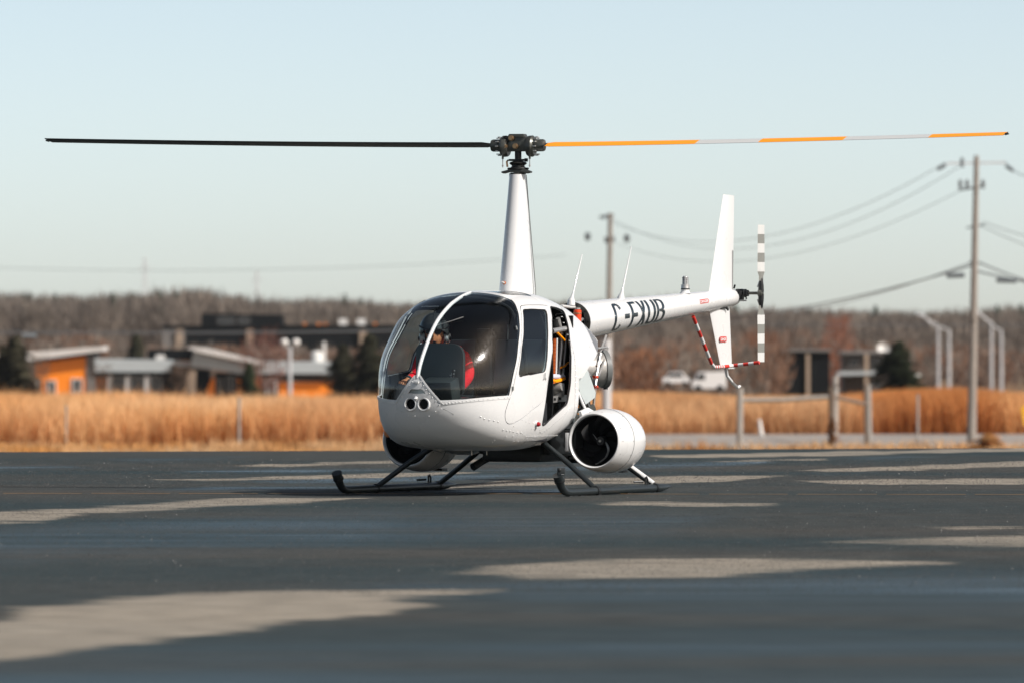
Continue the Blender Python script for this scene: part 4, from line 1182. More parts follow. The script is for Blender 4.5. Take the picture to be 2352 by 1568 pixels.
# doors
door_poly = zs1([(1755, 292), (1690, 284), (1560, 284), (1475, 290), (1497, 400), (1500, 520), (1484, 720), (1450, 900), (1415, 1060), (1385, 1150), (1335, 1290), (1345, 1380), (1390, 1405), (1500, 1345), (1600, 1260), (1665, 1215), (1700, 1180), (1738, 1000), (1768, 800), (1779, 500)])
win_poly = zs1([(1505, 325), (1600, 321), (1728, 328), (1742, 440), (1745, 560), (1738, 740), (1718, 905), (1600, 930), (1466, 955), (1480, 840), (1495, 700), (1515, 560)])
open_poly = zs1([(1764, 297), (1786, 500), (1777, 800), (1746, 1000), (1706, 1300), (1688, 1405), (1705, 1412), (1928, 1205), (1958, 1020), (1962, 800), (1940, 500), (1890, 335), (1830, 310)])
doors = {}
for s in (1, -1):
    fd = side_poly(door_poly, s, .05)
    D, REST = cut(REST, grow(fd, .0025)); D, _ = cut(D, grow(fd, -.0025))
    fw = side_poly(win_poly, s, .035)
    Wn, D = cut(D, fw)
    do = piece('door', D, WM, heli, .001, .018); doors[s] = do
    piece('door_window', Wn, M['pane'], do, -.004, 0)
_, REST = cut(REST, side_poly(open_poly, 1, .03))
# rear: cut away below the cowl line and behind
f_aft = lambda P: pfield(P[:, [0, 2]], [(.055, .2), (.055, .875), (-.02, .878), (-.20, .975), (-.47, 1.085), (-.60, 1.15), (-1.2, 1.2), (-1.2, .2)])
_, REST = cut(REST, f_aft)
for s in (1, -1):
    fc = side_poly([(.135, .3), (.135, 1.30), (.06, 1.42), (-.9, 1.30), (-.9, .3)], s)
    fc2 = lambda P, fc=fc: np.minimum(fc(P), np.abs(P[:, 1]) - .16)
    CW_, REST = cut(REST, grow(fc2, .0015)); CW_, _ = cut(CW_, grow(fc2, -.0015))
    piece('side_cowl', CW_, WM, heli, .0015, .012)
# tinted roof panes
for s in (1, -1):
    fr = lambda P, s=s: np.minimum(pfield(P[:, [0, 1]], round_poly([(.45, .06 * s), (.80, .06 * s), (.80, .30 * s), (.50, .36 * s)], .04)), P[:, 2] - 1.3)
    K, REST = cut(REST, fr); piece('skylight', K, M['pane'], heli, -.002, 0)
body = piece('cabin_shell', REST, WM, heli, 0, .014)

# centre bar of the windshield
zs = list(np.linspace(.885, 1.515, 26)); cb = []
mb = MB(); prev = None
pts = [Vector((float(an(z)) - .006, 0, z - .004 * (z > 1.45))) for z in zs] + [Vector((.86, 0, 1.522))]
for i, p in enumerate(pts):
    d = (pts[min(i + 1, len(pts) - 1)] - pts[max(i - 1, 0)]).normalized(); n = Vector((d.z, 0, -d.x))
    cb.append([p + Vector((0, y, 0)) + n * h for y, h in ((-.0125, -.008), (-.0125, .006), (-.006, .012), (.006, .012), (.0125, .006), (.0125, -.008))])
vs = [q for r_ in cb for q in r_]; fs = []
for i in range(len(cb) - 1):
    for k in range(6): fs.append((i * 6 + k, i * 6 + (k + 1) % 6, (i + 1) * 6 + (k + 1) % 6, (i + 1) * 6 + k))
mb.add(vs, fs); mb.build('windshield_bar', M['white'], heli, ang=50)
mb = MB()
for z in np.linspace(.9, 1.5, 22):
    p = Vector((float(an(z)) + .011, -.0095, z)); mb.box(p, (.004, .004, .010))
mb.build('rivet_row', M['seal'], heli)['kind'] = 'stuff'
# white strip framing the glass: sill
def strip(pts, w, h, name, m, parent, n_off=.0):
    """flat moulding along surface points [(p, n)]"""
    rings = []
    for i, (p, n) in enumerate(pts):
        d = (pts[min(i + 1, len(pts) - 1)][0] - pts[max(i - 1, 0)][0]).normalized(); t = n.cross(d).normalized()
        rings.append([p + t * (-w / 2) + n * (n_off - .003), p + t * (-w / 2) + n * (n_off + h), p + t * (w / 2) + n * (n_off + h), p + t * (w / 2) + n * (n_off - .003)])
    vs = [q for r_ in rings for q in r_]; fs = []
    for i in range(len(rings) - 1):
        for k in range(4): fs.append((i * 4 + k, i * 4 + (k + 1) % 4, (i + 1) * 4 + (k + 1) % 4, (i + 1) * 4 + k))
    fs += [(0, 1, 2, 3), tuple(len(vs) - 4 + k for k in (3, 2, 1, 0))]
    return MB().add(vs, fs).build(name, m, parent, ang=40)
def sill_line(s, dz=0.0):
    out = []
    for b in np.linspace(.195, .52, 16):
        z = .712 + (b - .19) * .13 + dz; out.append(SF(b * s, z))
    for a in np.linspace(1.33, 1.30, 2):
        out.append(SP(a, .757 + dz, s))
    return out
for s in (1, -1):
    strip(sill_line(s, -.012), .024, .003, 'sill_strip', M['white'], heli)
    tri = [SF(s * b, z) for b, z in zip(np.linspace(.188, .020, 12), np.linspace(.704, .905, 12))]
    strip(tri, .012, .006, 'nose_trim', M['white'], heli)
# dark rubber seal round the windshield rear edge
for s in (1, -1):
    edge = [(a + .004, z) for a, z in ws_edge]
    e2 = smooth_poly(edge, 5, closed=False)
    pts = [SP(a, z, s, -.001) for a, z in e2]
    strip([(p, n) for p, n in pts], .010, .002, 'windshield_seal', M['seal'], heli)
    wp = round_poly(win_poly, .035, 4)
    MB().tube([SP(a, z, s, -.002)[0] for a, z in wp + [wp[0]]], .0045, 6, caps=False).build('window_seal', M['seal'], doors[s])
# black edge of the open bay
op = round_poly(open_poly, .03, 4)
MB().tube([SP(a, z, 1, -.004)[0] for a, z in op + [op[0]]], .007, 6, caps=False).build('bay_edge', M['seal'], heli)

# rivets: one scattered mass
def dome(mb, p, n, r=.0065, h=.005):
    d, u, v = basis(n); k = 6
    vs = [p + (u * math.cos(2 * math.pi * i / k) + v * math.sin(2 * math.pi * i / k)) * r for i in range(k)] + [p + d * h]
    mb.add(vs, [(i, (i + 1) % k, k) for i in range(k)])
mb = MB()
for s in (1, -1):
    for p, n in sill_line(s, -.014)[::1]: dome(mb, p + n * .003, n)
    for b, z in zip(np.linspace(.17, .035, 7), np.linspace(.69, .86, 7)): p, n = SF(s * b, z, .003); dome(mb, p, n, .006)
    for b, z in ((.14, .64), (.085, .607), (0.0, .607), (.185, .66)): p, n = SF(s * b, z, .003); dome(mb, p, n, .005)
    for a, z in [(1.55, .60), (1.52, .585), (1.48, .575), (1.44, .57), (1.40, .56), (1.33, .50), (1.29, .495), (1.25, .49), (1.21, .485), (1.15, .48), (1.1, .478)]:
        p, n = SP(a, z, s, .0005); dome(mb, p, n)
    for a in np.arange(.2, 1.0, .028):
        for zz in (.445,): p, n = SP(a, zz, s, .0005); dome(mb, p, n, .0045)
    for z in np.arange(.62, 1.36, .045):
        for da in (.105, .125): p, n = SP(float(np.interp(z, [.6, .9, 1.36], [0, 0, .08])) + da, z, s, .002); dome(mb, p, n, .0045)
    for z in np.arange(.80, 1.42, .04):
        a = float(np.interp(z, [q[1] for q in ws_edge[::-1]], [q[0] - .02 for q in ws_edge[::-1]])); p, n = SP(a, z, s, .001); dome(mb, p, n, .004)
    for t in np.linspace(0, 1, 22):
        p, n = SP(-.44 + .5 * t, 1.072 - .19 * t, s, .002); dome(mb, p, n, .004)
    for t in np.linspace(0, 1, 16):
        p, n = SP(.72 - .5 * t, .47 + .19 * t, s, .0005); dome(mb, p, n, .0045)
    for k in range(26):
        a = random.uniform(.75, 1.35); z = random.uniform(.40, .58); p, n = SP(a, z, s, .0005); dome(mb, p, n, .004)
mb.build('rivet_row', M['white'], heli, fix=False)['kind'] = 'stuff'

# fine seam lines on the shell: belly access panel and chin seam
def seam(pts, name='panel_seam', r=.0014):
    MB().tube(pts, r, 5).build(name, M['mgrey'], heli)
seam([SP(a, z, 1, -.0005)[0] for a, z in round_poly(zs1([(1440, 1015), (1500, 1003), (1510, 1030), (1480, 1190), (1400, 1210)]), .02, 4)])
seam([SP(a, z, 1, -.0005)[0] for a, z in [(.62, .36), (.72, .40), (.76, .47), (.80, .55)]])
seam([SF(b, .575 + 0 * b, -.0005)[0] for b in np.linspace(-.3, .3, 3)][:0] or [SF(.2, .66, -.0005)[0], SF(.26, .62, -.0005)[0]])

# ---- landing lights
for s in (-1, 1):
    p, n = SF(.0545 * s, .694); n = Vector((1, 0, .02)).normalized()
    mb = MB().lathe([(.004, .040), (.0065, .0455), (.005, .050), (.0, .0525), (-.02, .0525), (-.02, .041), (.004, .040)], Vector((1.787 if 1 else 0, .0545 * s, .694)), n, 36)
    hl = mb.build('headlight', M['white'], npl)
MB().lathe([(0, 0.0), (0, .047), (.012, .047), (.012, 0)], (1.735, -.0545, .694), (1, 0, 0), 28).build('headlight_lens', M['void'], npl)
MB().lathe([(0, 0.0), (0, .047), (.012, .047), (.012, 0)], (1.735, .0545, .694), (1, 0, 0), 28).build('headlight_lens', M['void'], npl)
MB().box((1.76, 0, .789), (.01, .15, .05)).build('air_vent', M['lgrey'], npl)
MB().tube([(1.80, 0, .745), (1.812, 0, .735), (1.80, 0, .715)], [.012, .016, .004], 10).build('pitot_fairing', M['white'], npl)
MB().box((1.799, 0, .857), (.012, .04, .018)).build('bar_clamp', M['white'], npl, bevel=.002)

# ---- door furniture
def plate(parent, a, z, size, name, m, s=1, h=.006):
    p, n = SP(a, z, s, h / 2); d, u, v = basis(n)
    MB().prism([p + u * x + v * y for x, y in ((-size[0] / 2, -size[1] / 2), (size[0] / 2, -size[1] / 2), (size[0] / 2, size[1] / 2), (-size[0] / 2, size[1] / 2))], n, h).build(name, m, parent, smooth=False)
dl = doors[1]
for (x, y) in ((1503, 500), (1415, 1062)):
    q = z1(x, y, .55); plate(dl, q.x, q.z, (.016, .03), 'hinge', M['mgrey'], 1, .01)
q = z1(1690, 945, .56); a0_ = q
MB().tube([SP(q.x - .004, q.z + .02, 1, .012)[0], SP(q.x, q.z + .018, 1, .014)[0], SP(q.x + .003, q.z - .02, 1, .014)[0], SP(q.x + .012, q.z - .024, 1, .01)[0]], .0035, 6).build('door_handle', M['mgrey'], dl)
q = z1(1706, 972, .56); p, n = SP(q.x, q.z, 1, .0); MB().lathe([(0, .009), (.006, .009), (.008, 0)], p, n, 12).build('door_lock', M['steel'], dl)
# red position light on a small fairing
q = z1(1620, 1395, .545); p, n = SP(q.x, q.z, 1, 0)
MB().lathe([(0, .024), (.01, .022), (.02, .015)], p - n * .004, n, 18).build('light_base', M['white'], heli)
MB().lathe([(.0, .019), (.016, .018), (.028, .011), (.032, 0)], p + n * .004, n, 18).build('position_light', M['lens'], heli)
# step / bracket under the door
q = hp(1232, 1018, .45); MB().box(q, (.10, .03, .02)).build('bracket', M['steel'], heli, bevel=.003)
for px in (1083, 1118):
    q = hp(px, 1038, 0); MB().tube([q + Vector((0, 0, .03)), q - Vector((0, 0, .02))], .004, 6).build('drain', M['steel'], heli)
q = hp(1204, 1044, .1); MB().tube([q + Vector((0, 0, .05)), q - Vector((.01, 0, .025))], [.012, .006], 8).build('drain', M['white'], heli)

# ---- interior
MB().box((.92, 0, .43), (.72, .78, .03)).build('cabin_floor', M['void'], heli, smooth=False)
# bulkhead with rounded outline following the shell
def section(a, sc_=.96, n=60):
    i = int(round((a - A0) / (AC - A0) * (NS - 1))); row = PX[i]
    c = Vector((a, 0, ZC)); return [c + (Vector(q) - Vector((q[0], 0, ZC))) * sc_ for q in row[::max(1, NPS // n)]]
MB().prism(section(.545), (1, 0, 0), .012).build('bulkhead', M['void'], heli, smooth=False)
for bc in (-.28, .28):
    MB().box((.76, bc, .55), (.44, .44, .30)).build('seat_base', M['seat'], heli, bevel=.02)
    MB().box((.78, bc, .72), (.42, .42, .06)).build('seat_cushion', M['seat'], heli, bevel=.025)
    MB().box((.585, bc, .95), (.06, .40, .44), Matrix.Rotation(-.12, 3, 'Y')).build('seat_back', M['seat'], heli, bevel=.025)
    MB().tube([(.575, bc - .1, 1.15), (.57, bc - .1, 1.28)], .006, 6).build('harness_strap', M['mgrey'], heli)
MB().box((.60, .0, 1.0), (.05, .12, .5)).build('centre_post', M['void'], heli, bevel=.01)
# pedestal, display and hood
MB().box((1.28, .02, .61), (.34, .22, .26)).build('pedestal', M['panel'], heli, bevel=.02)
MB().box((1.42, .02, .79), (.16, .26, .18), Matrix.Rotation(.25, 3, 'Y')).build('instrument_panel', M['panel'], heli, bevel=.025)
q = z1(745, 880, .0); pts = round_poly([(-.215, -.20), (.205, -.20), (.205, .15), (.13, .195), (-.215, .195)], .07, 6)
Rz = Matrix.Rotation(-.10, 3, 'Z')
cx = hp(1013, 848, -.10)
MB().prism([cx + Rz @ Vector((-.02 * y, x, y)) for x, y in pts], Rz @ Vector((1, 0, .05)), .035).build('instrument_hood', M['panel'], heli, bevel=.008)
cxx = z1(850, 945, .03)
MB().tube([cxx + Vector((0, 0, .05)), cxx + Vector((0, .0, -.2))], .009, 8).build('cyclic_stick', M['black'], heli)
mb = MB()
for k in range(10): mb.box(cxx + Vector((random.uniform(-.01, .01), random.uniform(-.03, .03), random.uniform(-.02, .05))), (.008, .008, .008))
mb.build('cyclic_switches', M['steel'], heli)
MB().tube([(1.15, .02, .45), (1.05, .02, .86), (1.04, -.30, .90)], .012, 8).build('cyclic_bar', M['black'], heli)
# roof bow behind the glass
ii = int(round((.86 - A0) / (AC - A0) * (NS - 1)))
arc_ = [Vector((1.0 + .0 * q[2], q[1] * .93, ZC + (q[2] - ZC) * .93)) for q in PX[ii][NPS // 8: NPS // 2 - NPS // 8 + NPS // 4]]
MB().tube(arc_, .014, 8).build('roof_bow', M['void'], heli)
MB().tube([(1.70, .28, .72), (1.5, .44, .74), (1.33, .50, .76)], .008, 6).build('sill_rail', M['void'], heli)
MB().tube([(1.46, -.02, 1.27), (1.44, .12, 1.31), (1.40, .2, 1.34)], .004, 6).build('antenna_wire', M['steel'], heli)

# ---- open bay contents
MB().box((.27, .10, .95), (.56, .02, .95)).build('bay_wall', M['void'], heli, smooth=False)
MB().box((.0, .28, .95), (.02, .36, .80)).build('bay_wall', M['void'], heli, smooth=False)
MB().box((.27, .28, .48), (.56, .36, .02)).build('bay_floor', M['void'], heli, smooth=False)
BB = .40
def t8(pts, r, m, name, b=BB, seg=10): return MB().tube([z8(x, y, b) for x, y in pts], r, seg).build(name, m, heli)
t8([(372, 420), (545, 388)], .020, M['alum'], 'frame_tube', .44)
t8([(440, 270), (478, 430), (480, 600), (445, 925)], .017, M['alum'], 'frame_tube', .40)
t8([(541, 430), (520, 680), (497, 925)], .010, M['alum'], 'control_rod', .43)
t8([(428, 500), (417, 915)], .009, M['cup'], 'control_rod', .44)
t8([(396, 290), (405, 380)], .03, M['rub'], 'bearing', .38)
mb = MB()
p0 = z8(400, 505, .42); p1 = z8(388, 915, .42); ring_n = 26
prof = []
L_d = (p1 - p0).length
for k in range(ring_n * 4 + 1):
    prof.append((L_d * k / (ring_n * 4), .020 + .004 * math.cos(k * math.pi / 2)))
mb.lathe(prof, p0, p1 - p0, 18); mb.build('corrugated_duct', M['duct'], heli)
t8([(432, 435), (520, 528)], .009, M['orange'], 'ignition_lead', .45)
t8([(470, 842), (520, 822), (562, 778)], .007, M['orange'], 'ignition_lead', .45)
t8([(332, 940), (500, 946)], .020, mat('pale_clamp', (.55, .58, .7), .4), 'cross_tube', .44)
t8([(322, 965), (365, 985), (410, 998), (460, 988), (512, 965)], .014, M['orange'], 'ignition_lead', .46)
t8([(316, 1036), (400, 1012)], .008, M['duct'], 'ignition_lead', .46)
MB().box(z8(437, 1098, .42), (.09, .08, .105)).build('white_canister', M['cup'], heli, bevel=.012)
MB().lathe([(0, 0), (0, .04), (.05, .045), (.1, .03), (.1, 0)], z8(352, 1090, .38), (0, 1, .2), 16).build('pump', M['steel'], heli)
q0 = z8(298, 1215, .44); q1 = z8(532, 1190, .44)
br = MB().bar(q0, q1, .012, .05).build('bracket', M['alum'], heli)
for x in (342, 405, 468):
    MB().box(z8(x, 1215 - (x - 300) * .1, .449), (.028, .006, .018)).build('bracket_hole', M['void'], br, smooth=False)
t8([(455, 1255), (460, 1340)], .012, M['mgrey'], 'hose', .42)
for k in range(16):
    x = random.uniform(330, 560); y = random.uniform(300, 1350)
    t8([(x, y), (x + random.uniform(-60, 60), y + random.uniform(-90, 90))], random.uniform(.004, .01), random.choice([M['mgrey'], M['black'], M['alum'], M['black']]), 'hose', random.uniform(.2, .38), 6)
# fuel tank and inner wall behind the bay
MB().box((.12, .12, .95), (.5, .34, .7)).build('fuel_tank', M['black'], heli, bevel=.03)
MB().box((.05, -.22, .95), (.5, .3, .7)).build('fuel_tank', M['black'], heli, bevel=.03)

# ---- engine below the cowl
MB().box((-.30, 0, .50), (.75, .62, .42)).build('engine_block', M['black'], heli, bevel=.03)
mb = MB()
for s in (1, -1):
    for ac in (-.12, -.42):
        for k in range(9): mb.lathe([(0, 0), (0, .075), (.006, .075), (.006, 0)], (ac, s * (.30 + k * .016), .60), (0, s, 0), 18)
mb.build('engine_cylinder', M['hub'], heli)
MB().box((-.30, 0, .30), (.85, .50, .13)).build('engine_tray', M['black'], heli, bevel=.03)
random.seed(11)
for k in range(18):
    x = random.uniform(1324, 1352); y = random.uniform(880, 985); q = hp(x, y, .44)
    MB().tube([q, q + Vector((random.uniform(-.05, .05), .0, random.uniform(-.07, .07)))], random.uniform(.005, .014), 7).build('engine_hose', random.choice([M['mgrey'], M['black'], M['steel'], M['alum'], M['black']]), heli)
for k in range(3):
    q = hp(random.uniform(1326, 1350), random.uniform(900, 975), .46)
    MB().tube([q, q + Vector((.01, 0, -.02)), q + Vector((.03, 0, -.01))], .004, 6).build('ignition_lead', M['orange'], heli)
MB().tube([(-.4, .2, .25), (-.4, .62, .25)], .03, 14).build('exhaust_pipe', M['black'], heli)
MB().tube([hp(1130, 1045, -.22), hp(1108, 1058, -.26), hp(1086, 1072, -.3)], [.034, .028, .03], 14).build('exhaust_pipe', M['skid'], heli)
# cooling fan housing with clamp band, tilted steel drum
FD = Vector((-1, 1, .05)).normalized(); q = hp(1391, 847, .20)
MB().lathe([(-.26, 0), (-.26, .125), (-.02, .138), (.0, .14), (.01, 0)], q, FD, 44).build('fan_housing', M['steel'], heli)
MB().lathe([(-.034, .138), (-.034, .146), (.004, .147), (.004, .14)], q, FD, 44).build('clamp_band', M['mgrey'], heli)
MB().box(hp(1391, 889, .2), (.04, .02, .03)).build('clamp_bolt', M['black'], heli)
# steel tube frame beside it
def th(pts, r, m, name): return MB().tube([hp(x, y, b) for x, y, b in pts], r, 10).build(name, m, heli)
th([(1379, 812, .32), (1370, 862, .34), (1362, 945, .36)], .011, M['alum'], 'frame_tube')
th([(1392, 771, .2), (1378, 810, .28), (1370, 840, .33)], .009, M['steel'], 'frame_tube')
th([(1372, 800, .34), (1394, 797, .2)], .009, M['steel'], 'frame_tube')
th([(1397, 799, .2), (1386, 832, .25), (1374, 864, .33)], .008, M['steel'], 'frame_tube')
for y in (865, 888): th([(1364, y, .36), (1371, y, .345)], .013, M['bottle'], 'hose_clamp')
th([(1347, 861, .45), (1356, 878, .43), (1360, 896, .42), (1357, 905, .42)], .008, M['bottle'], 'ignition_lead')
th([(1341, 848, .46), (1352, 858, .42), (1360, 868, .36)], .009, M['alum'], 'hose')
# open grey cowl panel
pts = [(1346.5, 846), (1325, 865.5), (1331, 901), (1344.7, 928), (1366, 912), (1367.5, 901), (1350.7, 852)]
mb = MB().prism([hp(x, y, .50 + (x - 1325) * .0008) for x, y in pts], (0.3, 1, .1), .006); mb.build('hinged_panel', M['lgrey'], heli, smooth=False)
th([(1325, 893, .52), (1333, 912, .54), (1345, 940, .58)], .010, M['white'], 'support_strut')
th([(1322, 882, .5), (1320, 930, .5), (1317, 985, .5)], .008, M['lgrey'], 'door_post')
MB().prism([hp(x, y, .6) for x, y in [(1331, 944), (1349, 935), (1364, 944), (1352, 956), (1336, 961)]], (.2, 1, 0), .03).build('mount_cap', M['white'], heli, bevel=.006)

# ---- mast fairing
def tear(c, w, n=28, sharp=1.35):
    out = []
    for k in range(n):
        t = 2 * math.pi * k / n; x = math.cos(t); y = math.sin(t)
        out.append((c * (.5 * x - .0), w * .5 * y * (abs((1 + x) / 2) ** .42 if x < 1 else 0)))
    return out
def loft(rings, name, m, parent, ang=40, caps=True):
    n = len(rings[0]); vs = [q for r_ in rings for q in r_]; fs = []
    for i in range(len(rings) - 1):
        for k in range(n): fs.append((i * n + k, i * n + (k + 1) % n, (i + 1) * n + (k + 1) % n, (i + 1) * n + k))
    if caps: fs += [tuple(range(n))[::-1], tuple((len(rings) - 1) * n + k for k in range(n))]
    return MB().add(vs, fs).build(name, m, parent, ang=ang)
rings = []
for t in np.linspace(0, 1, 14):
    z = 1.40 + t * 1.03; k = max(0, (z - 1.53) / .9)
    c = .54 - .34 * k; w = .268 - .118 * k
    a_c = -.035 + .015 * k
    rings.append([Vector((a_c + x, y, z)) for x, y in tear(c, w)])
mf = loft(rings, 'mast_fairing', M['white'], heli, 30)
mb = MB()
for t in np.linspace(.12, 1, 8):
    z = 1.53 + .9 * t; k = t
    for y in (-1, 1):
        pass
for yy, aa in ((.62, .10), (.36, .27), (.22, .36)):
    sp_ = []
    for t in np.linspace(0, 1, 10):
        z = 1.45 + .975 * t; k = max(0, (z - 1.53) / .9); c = .54 - .34 * k; w = .268 - .118 * k; a_c = -.035 + .015 * k
        x = -aa * c; r_ = max((y for xx, y in tear(c, w, 240) if abs(xx - x) < c * .02), default=.01)
        sp_.append((a_c + x, r_ + .0006, z))
    MB().tube(sp_, .0016, 5).build('fairing_seam', M['mgrey'], mf)
p = hp(1158, 650, .09); MB().tube([p, p + Vector((.07, .012, .008))], [.008, .006], 8).build('pitot_tube', M['cup'], mf)
MB().lathe([(0, .014), (.006, .013), (.008, 0)], p - Vector((.002, 0, 0)), (1, .1, .1), 12).build('pitot_gasket', M['duct'], mf)

# ---- rotor head, blades
PHI = math.radians(17)
RD = wl_((math.cos(PHI), -math.sin(PHI), 0)); RT = Vector((0, 0, 1)).cross(RD).normalized()   # RT: away from the camera
rot = empty('main_rotor', (0, 0, 2.657), 0, heli)
def R3(x, y, z): return RD * x + RT * y + Vector((0, 0, z))
def rb(mb, name, m, **k): return mb.build(name, m, rot, **k)
rb(MB().tube([R3(0, 0, -.24), R3(0, 0, -.02)], .026, 20), 'rotor_shaft', M['black'])
hubp = [(-.165, -.035), (-.165, .03), (-.085, .042), (-.062, .082), (.055, .082), (.066, .060), (.165, .030), (.165, -.04), (.10, -.052), (-.10, -.052)]
rb(MB().prism([R3(x, 0, z) for x, z in hubp], RT, .085), 'hub_plate', M['hub'], bevel=.006)
rb(MB().prism([R3(x, -.047, z) for x, z in [(-.06, .078), (-.055, .055), (.06, .055), (.06, .080)]], RT, .01), 'hub_cap', M['hub'], bevel=.002)
for x, z, r_ in ((-.038, .050, .022), (-.09, -.012, .022), (-.005, -.012, .022)):
    rb(MB().lathe([(0, 0), (0, r_ * .75), (.012, r_ * .8), (.013, r_), (.03, r_), (.03, 0)], R3(x, -.078, z), RT, 18), 'hinge_bolt', M['copper'])
rb(MB().lathe([(0, .015), (0, .024), (.02, .024), (.02, .015)], R3(-.08, -.062, .045), RT, 18), 'hub_bushing', M['rub'])
for s in (-1, 1):
    rb(MB().lathe([(.0, .02), (.0, .072), (.012, .080), (.042, .082), (.058, .07), (.06, 0)], R3(.105 * s - .03, 0, -.012) if s > 0 else R3(-.075, 0, -.012), RD * s, 28), 'coning_housing', M['hub'])
    rb(MB().lathe([(.12, .045), (.125, .047), (.20, .047), (.212, .042), (.215, .0)], R3(0, 0, -.006), RD * s, 24), 'blade_grip', M['hub'])
    mb = MB()
    for k in range(12):
        t = 2 * math.pi * k / 12; mb.box(R3(s * .15, math.cos(t) * .07, -.012 + math.sin(t) * .07), (.02, .02, .008))
    rb(mb, 'grip_bolt', M['steel'])
    rb(MB().tube([R3(s * .108, -.05, -.03), R3(s * .108, -.05, -.11)], .009, 8), 'pitch_horn', M['hub'])
    rb(MB().tube([R3(s * .108, -.05, -.10), R3(s * .108, -.05, -.175)], .0042, 8), 'pitch_link', M['alum'])
    rb(MB().tube([R3(s * .108, -.05, -.155), R3(s * .108, -.05, -.165)], .008, 8), 'pitch_link_nut', M['steel'])
rb(MB().bar(R3(-.066, -.03, -.118), R3(.082, -.03, -.118), .022, .016), 'yoke_arm', M['black'], bevel=.003)
rb(MB().tube([R3(.062, -.03, -.118), R3(.085, -.03, -.118)], .014, 10), 'yoke_weight', M['rub'])
rb(MB().tube([R3(-.07, -.03, -.118), R3(-.082, -.03, -.13), R3(-.075, -.035, -.17)], .008, 8), 'scissor_link', M['copper'])
rb(MB().lathe([(-.185, .05), (-.178, .062), (-.172, .055), (-.165, .05), (-.158, .05), (-.15, .062), (-.142, .068), (-.134, .062), (-.126, .04), (-.12, .028)][::-1], R3(0, 0, 0), (0, 0, 1), 28), 'rubber_boot', M['rub'])
rb(MB().lathe([(-.192, .0), (-.192, .078), (-.182, .084), (-.176, .08), (-.17, .0)][::-1], R3(0, 0, 0), (0, 0, 1), 32), 'swashplate_top', M['rub'])
rb(MB().prism([R3(x, -.035, z) for x, z in [(-.118, -.215), (-.10, -.222), (-.06, -.212), (.04, -.212), (.085, -.222), (.118, -.215), (.118, -.205), (.07, -.188), (.03, -.178), (-.035, -.178), (-.075, -.195), (-.118, -.205)]], RT, .05), 'swashplate', M['hub'], bevel=.004)
rb(MB().lathe([(-.232, .05), (-.222, .062), (-.214, .06), (-.214, 0)][::-1], R3(0, 0, 0), (0, 0, 1), 24), 'lower_bearing', M['hub'])
for x, y in ((-.055, -.03), (-.02, -.045), (.02, .04), (.045, -.02)):
    rb(MB().tube([R3(x, y, -.22), R3(x, y, -.27)], .008, 8), 'push_rod', M['steel'] if x == -.02 else M['black'])
rb(MB().lathe([(-.29, .035), (-.21, .035)], R3(0, 0, 0), (0, 0, 1), 20), 'mast_tube', M['black'])

M['bladet'] = mat('blade_top_white', (0.55, 0.56, 0.55), .4)
def blade(s):
    Lb = 3.83; sec = []
    prof = [(.50, 0), (.40, .045), (.25, .062), (.05, .060), (-.2, .036), (-.5, .006), (-.5, -.014), (-.2, -.028), (.05, -.045), (.25, -.045), (.40, -.034)]
    xs = [.20, .23, .27, .42] + list(np.linspace(.6, 3.83, 40))
    rings = []
    for x in xs:
        f = x / Lb; ch = .183 if x > .26 else .09 + (.093) * min(1, (x - .20) / .07)
        pit = math.radians(11.5 - 3.0 * f); dz = .058 * f ** 1.6
        # leading edge: rotor turns anticlockwise seen from above
        le = RT * s
        rings.append([RD * s * x + le * (c * ch * math.cos(pit) + t * ch * -math.sin(pit)) + Vector((0, 0, c * ch * math.sin(pit) + t * .55 * max(ch, .1) * math.cos(pit) * (1 if 1 else 0) * 1.0 + dz)) for c, t in prof])
    n = len(prof); vs = [q for r_ in rings for q in r_]; fs = []; ms = []
    def band(x): return 1 if (x < 1.42 or 1.92 < x < 2.62 or x > 3.25) else 2
    for i in range(len(rings) - 1):
        for k in range(n):
            fs.append((i * n + k, i * n + (k + 1) % n, (i + 1) * n + (k + 1) % n, (i + 1) * n + k))
            ms.append(band((xs[i] + xs[i + 1]) / 2) if (1 <= k <= 4 and xs[i] > .22) else 0)  # trailing edge face black as well, its shade put into the colour
    fs += [tuple(range(n))[::-1], tuple((len(rings) - 1) * n + k for k in range(n))]; ms += [0, 0]
    mb = MB(); mb.v = [tuple(q) for q in vs]; mb.f = fs; mb.m = ms
    return rb(mb, 'rotor_blade', [M['black'], M['orange'], M['bladet']], ang=50)
for s in (1, -1):
    o = blade(s)
    MB().tube([R3(s * 3.83, -.02 * s, .055), R3(s * 3.86, -.02 * s, .056)], [.01, .004], 8).build('tip_weight', M['black'], rot)

# ---- tail boom
BA = Vector((-1.01, 0, 1.303)); BE = Vector((-4.16, 0, 1.499)); BD = (BE - BA).normalized(); BL = (BE - BA).length
BUP = Vector((0, 1, 0)).cross(BD); BUP = BUP if BUP.z > 0 else -BUP
def br_(s): return .152 + (.066 - .152) * s / BL
def bp_(s, th, off=0): return BA + BD * s + (Vector((0, 1, 0)) * math.cos(th) + BUP * math.sin(th)) * (br_(s) + off)
boom = MB().lathe([(.012, .145), (0.0, .146), (0, .152)] + [(x, br_(x)) for x in np.linspace(.01, BL - .02, 24)] + [(BL, .063), (BL + .025, .055), (BL + .038, .03), (BL + .04, 0)], BA, BD, 56).build('tail_boom', M['white'], heli, ang=45)
ring = MB().lathe([(-.003, .152), (-.012, .152), (-.012, .118), (.01, .116), (.01, .145)], BA, BD, 48).build('boom_flange', M['hub'], boom)
MB().lathe([(.12, 0), (.12, .146)], BA, BD, 40).build('boom_bulkhead', M['void'], boom)
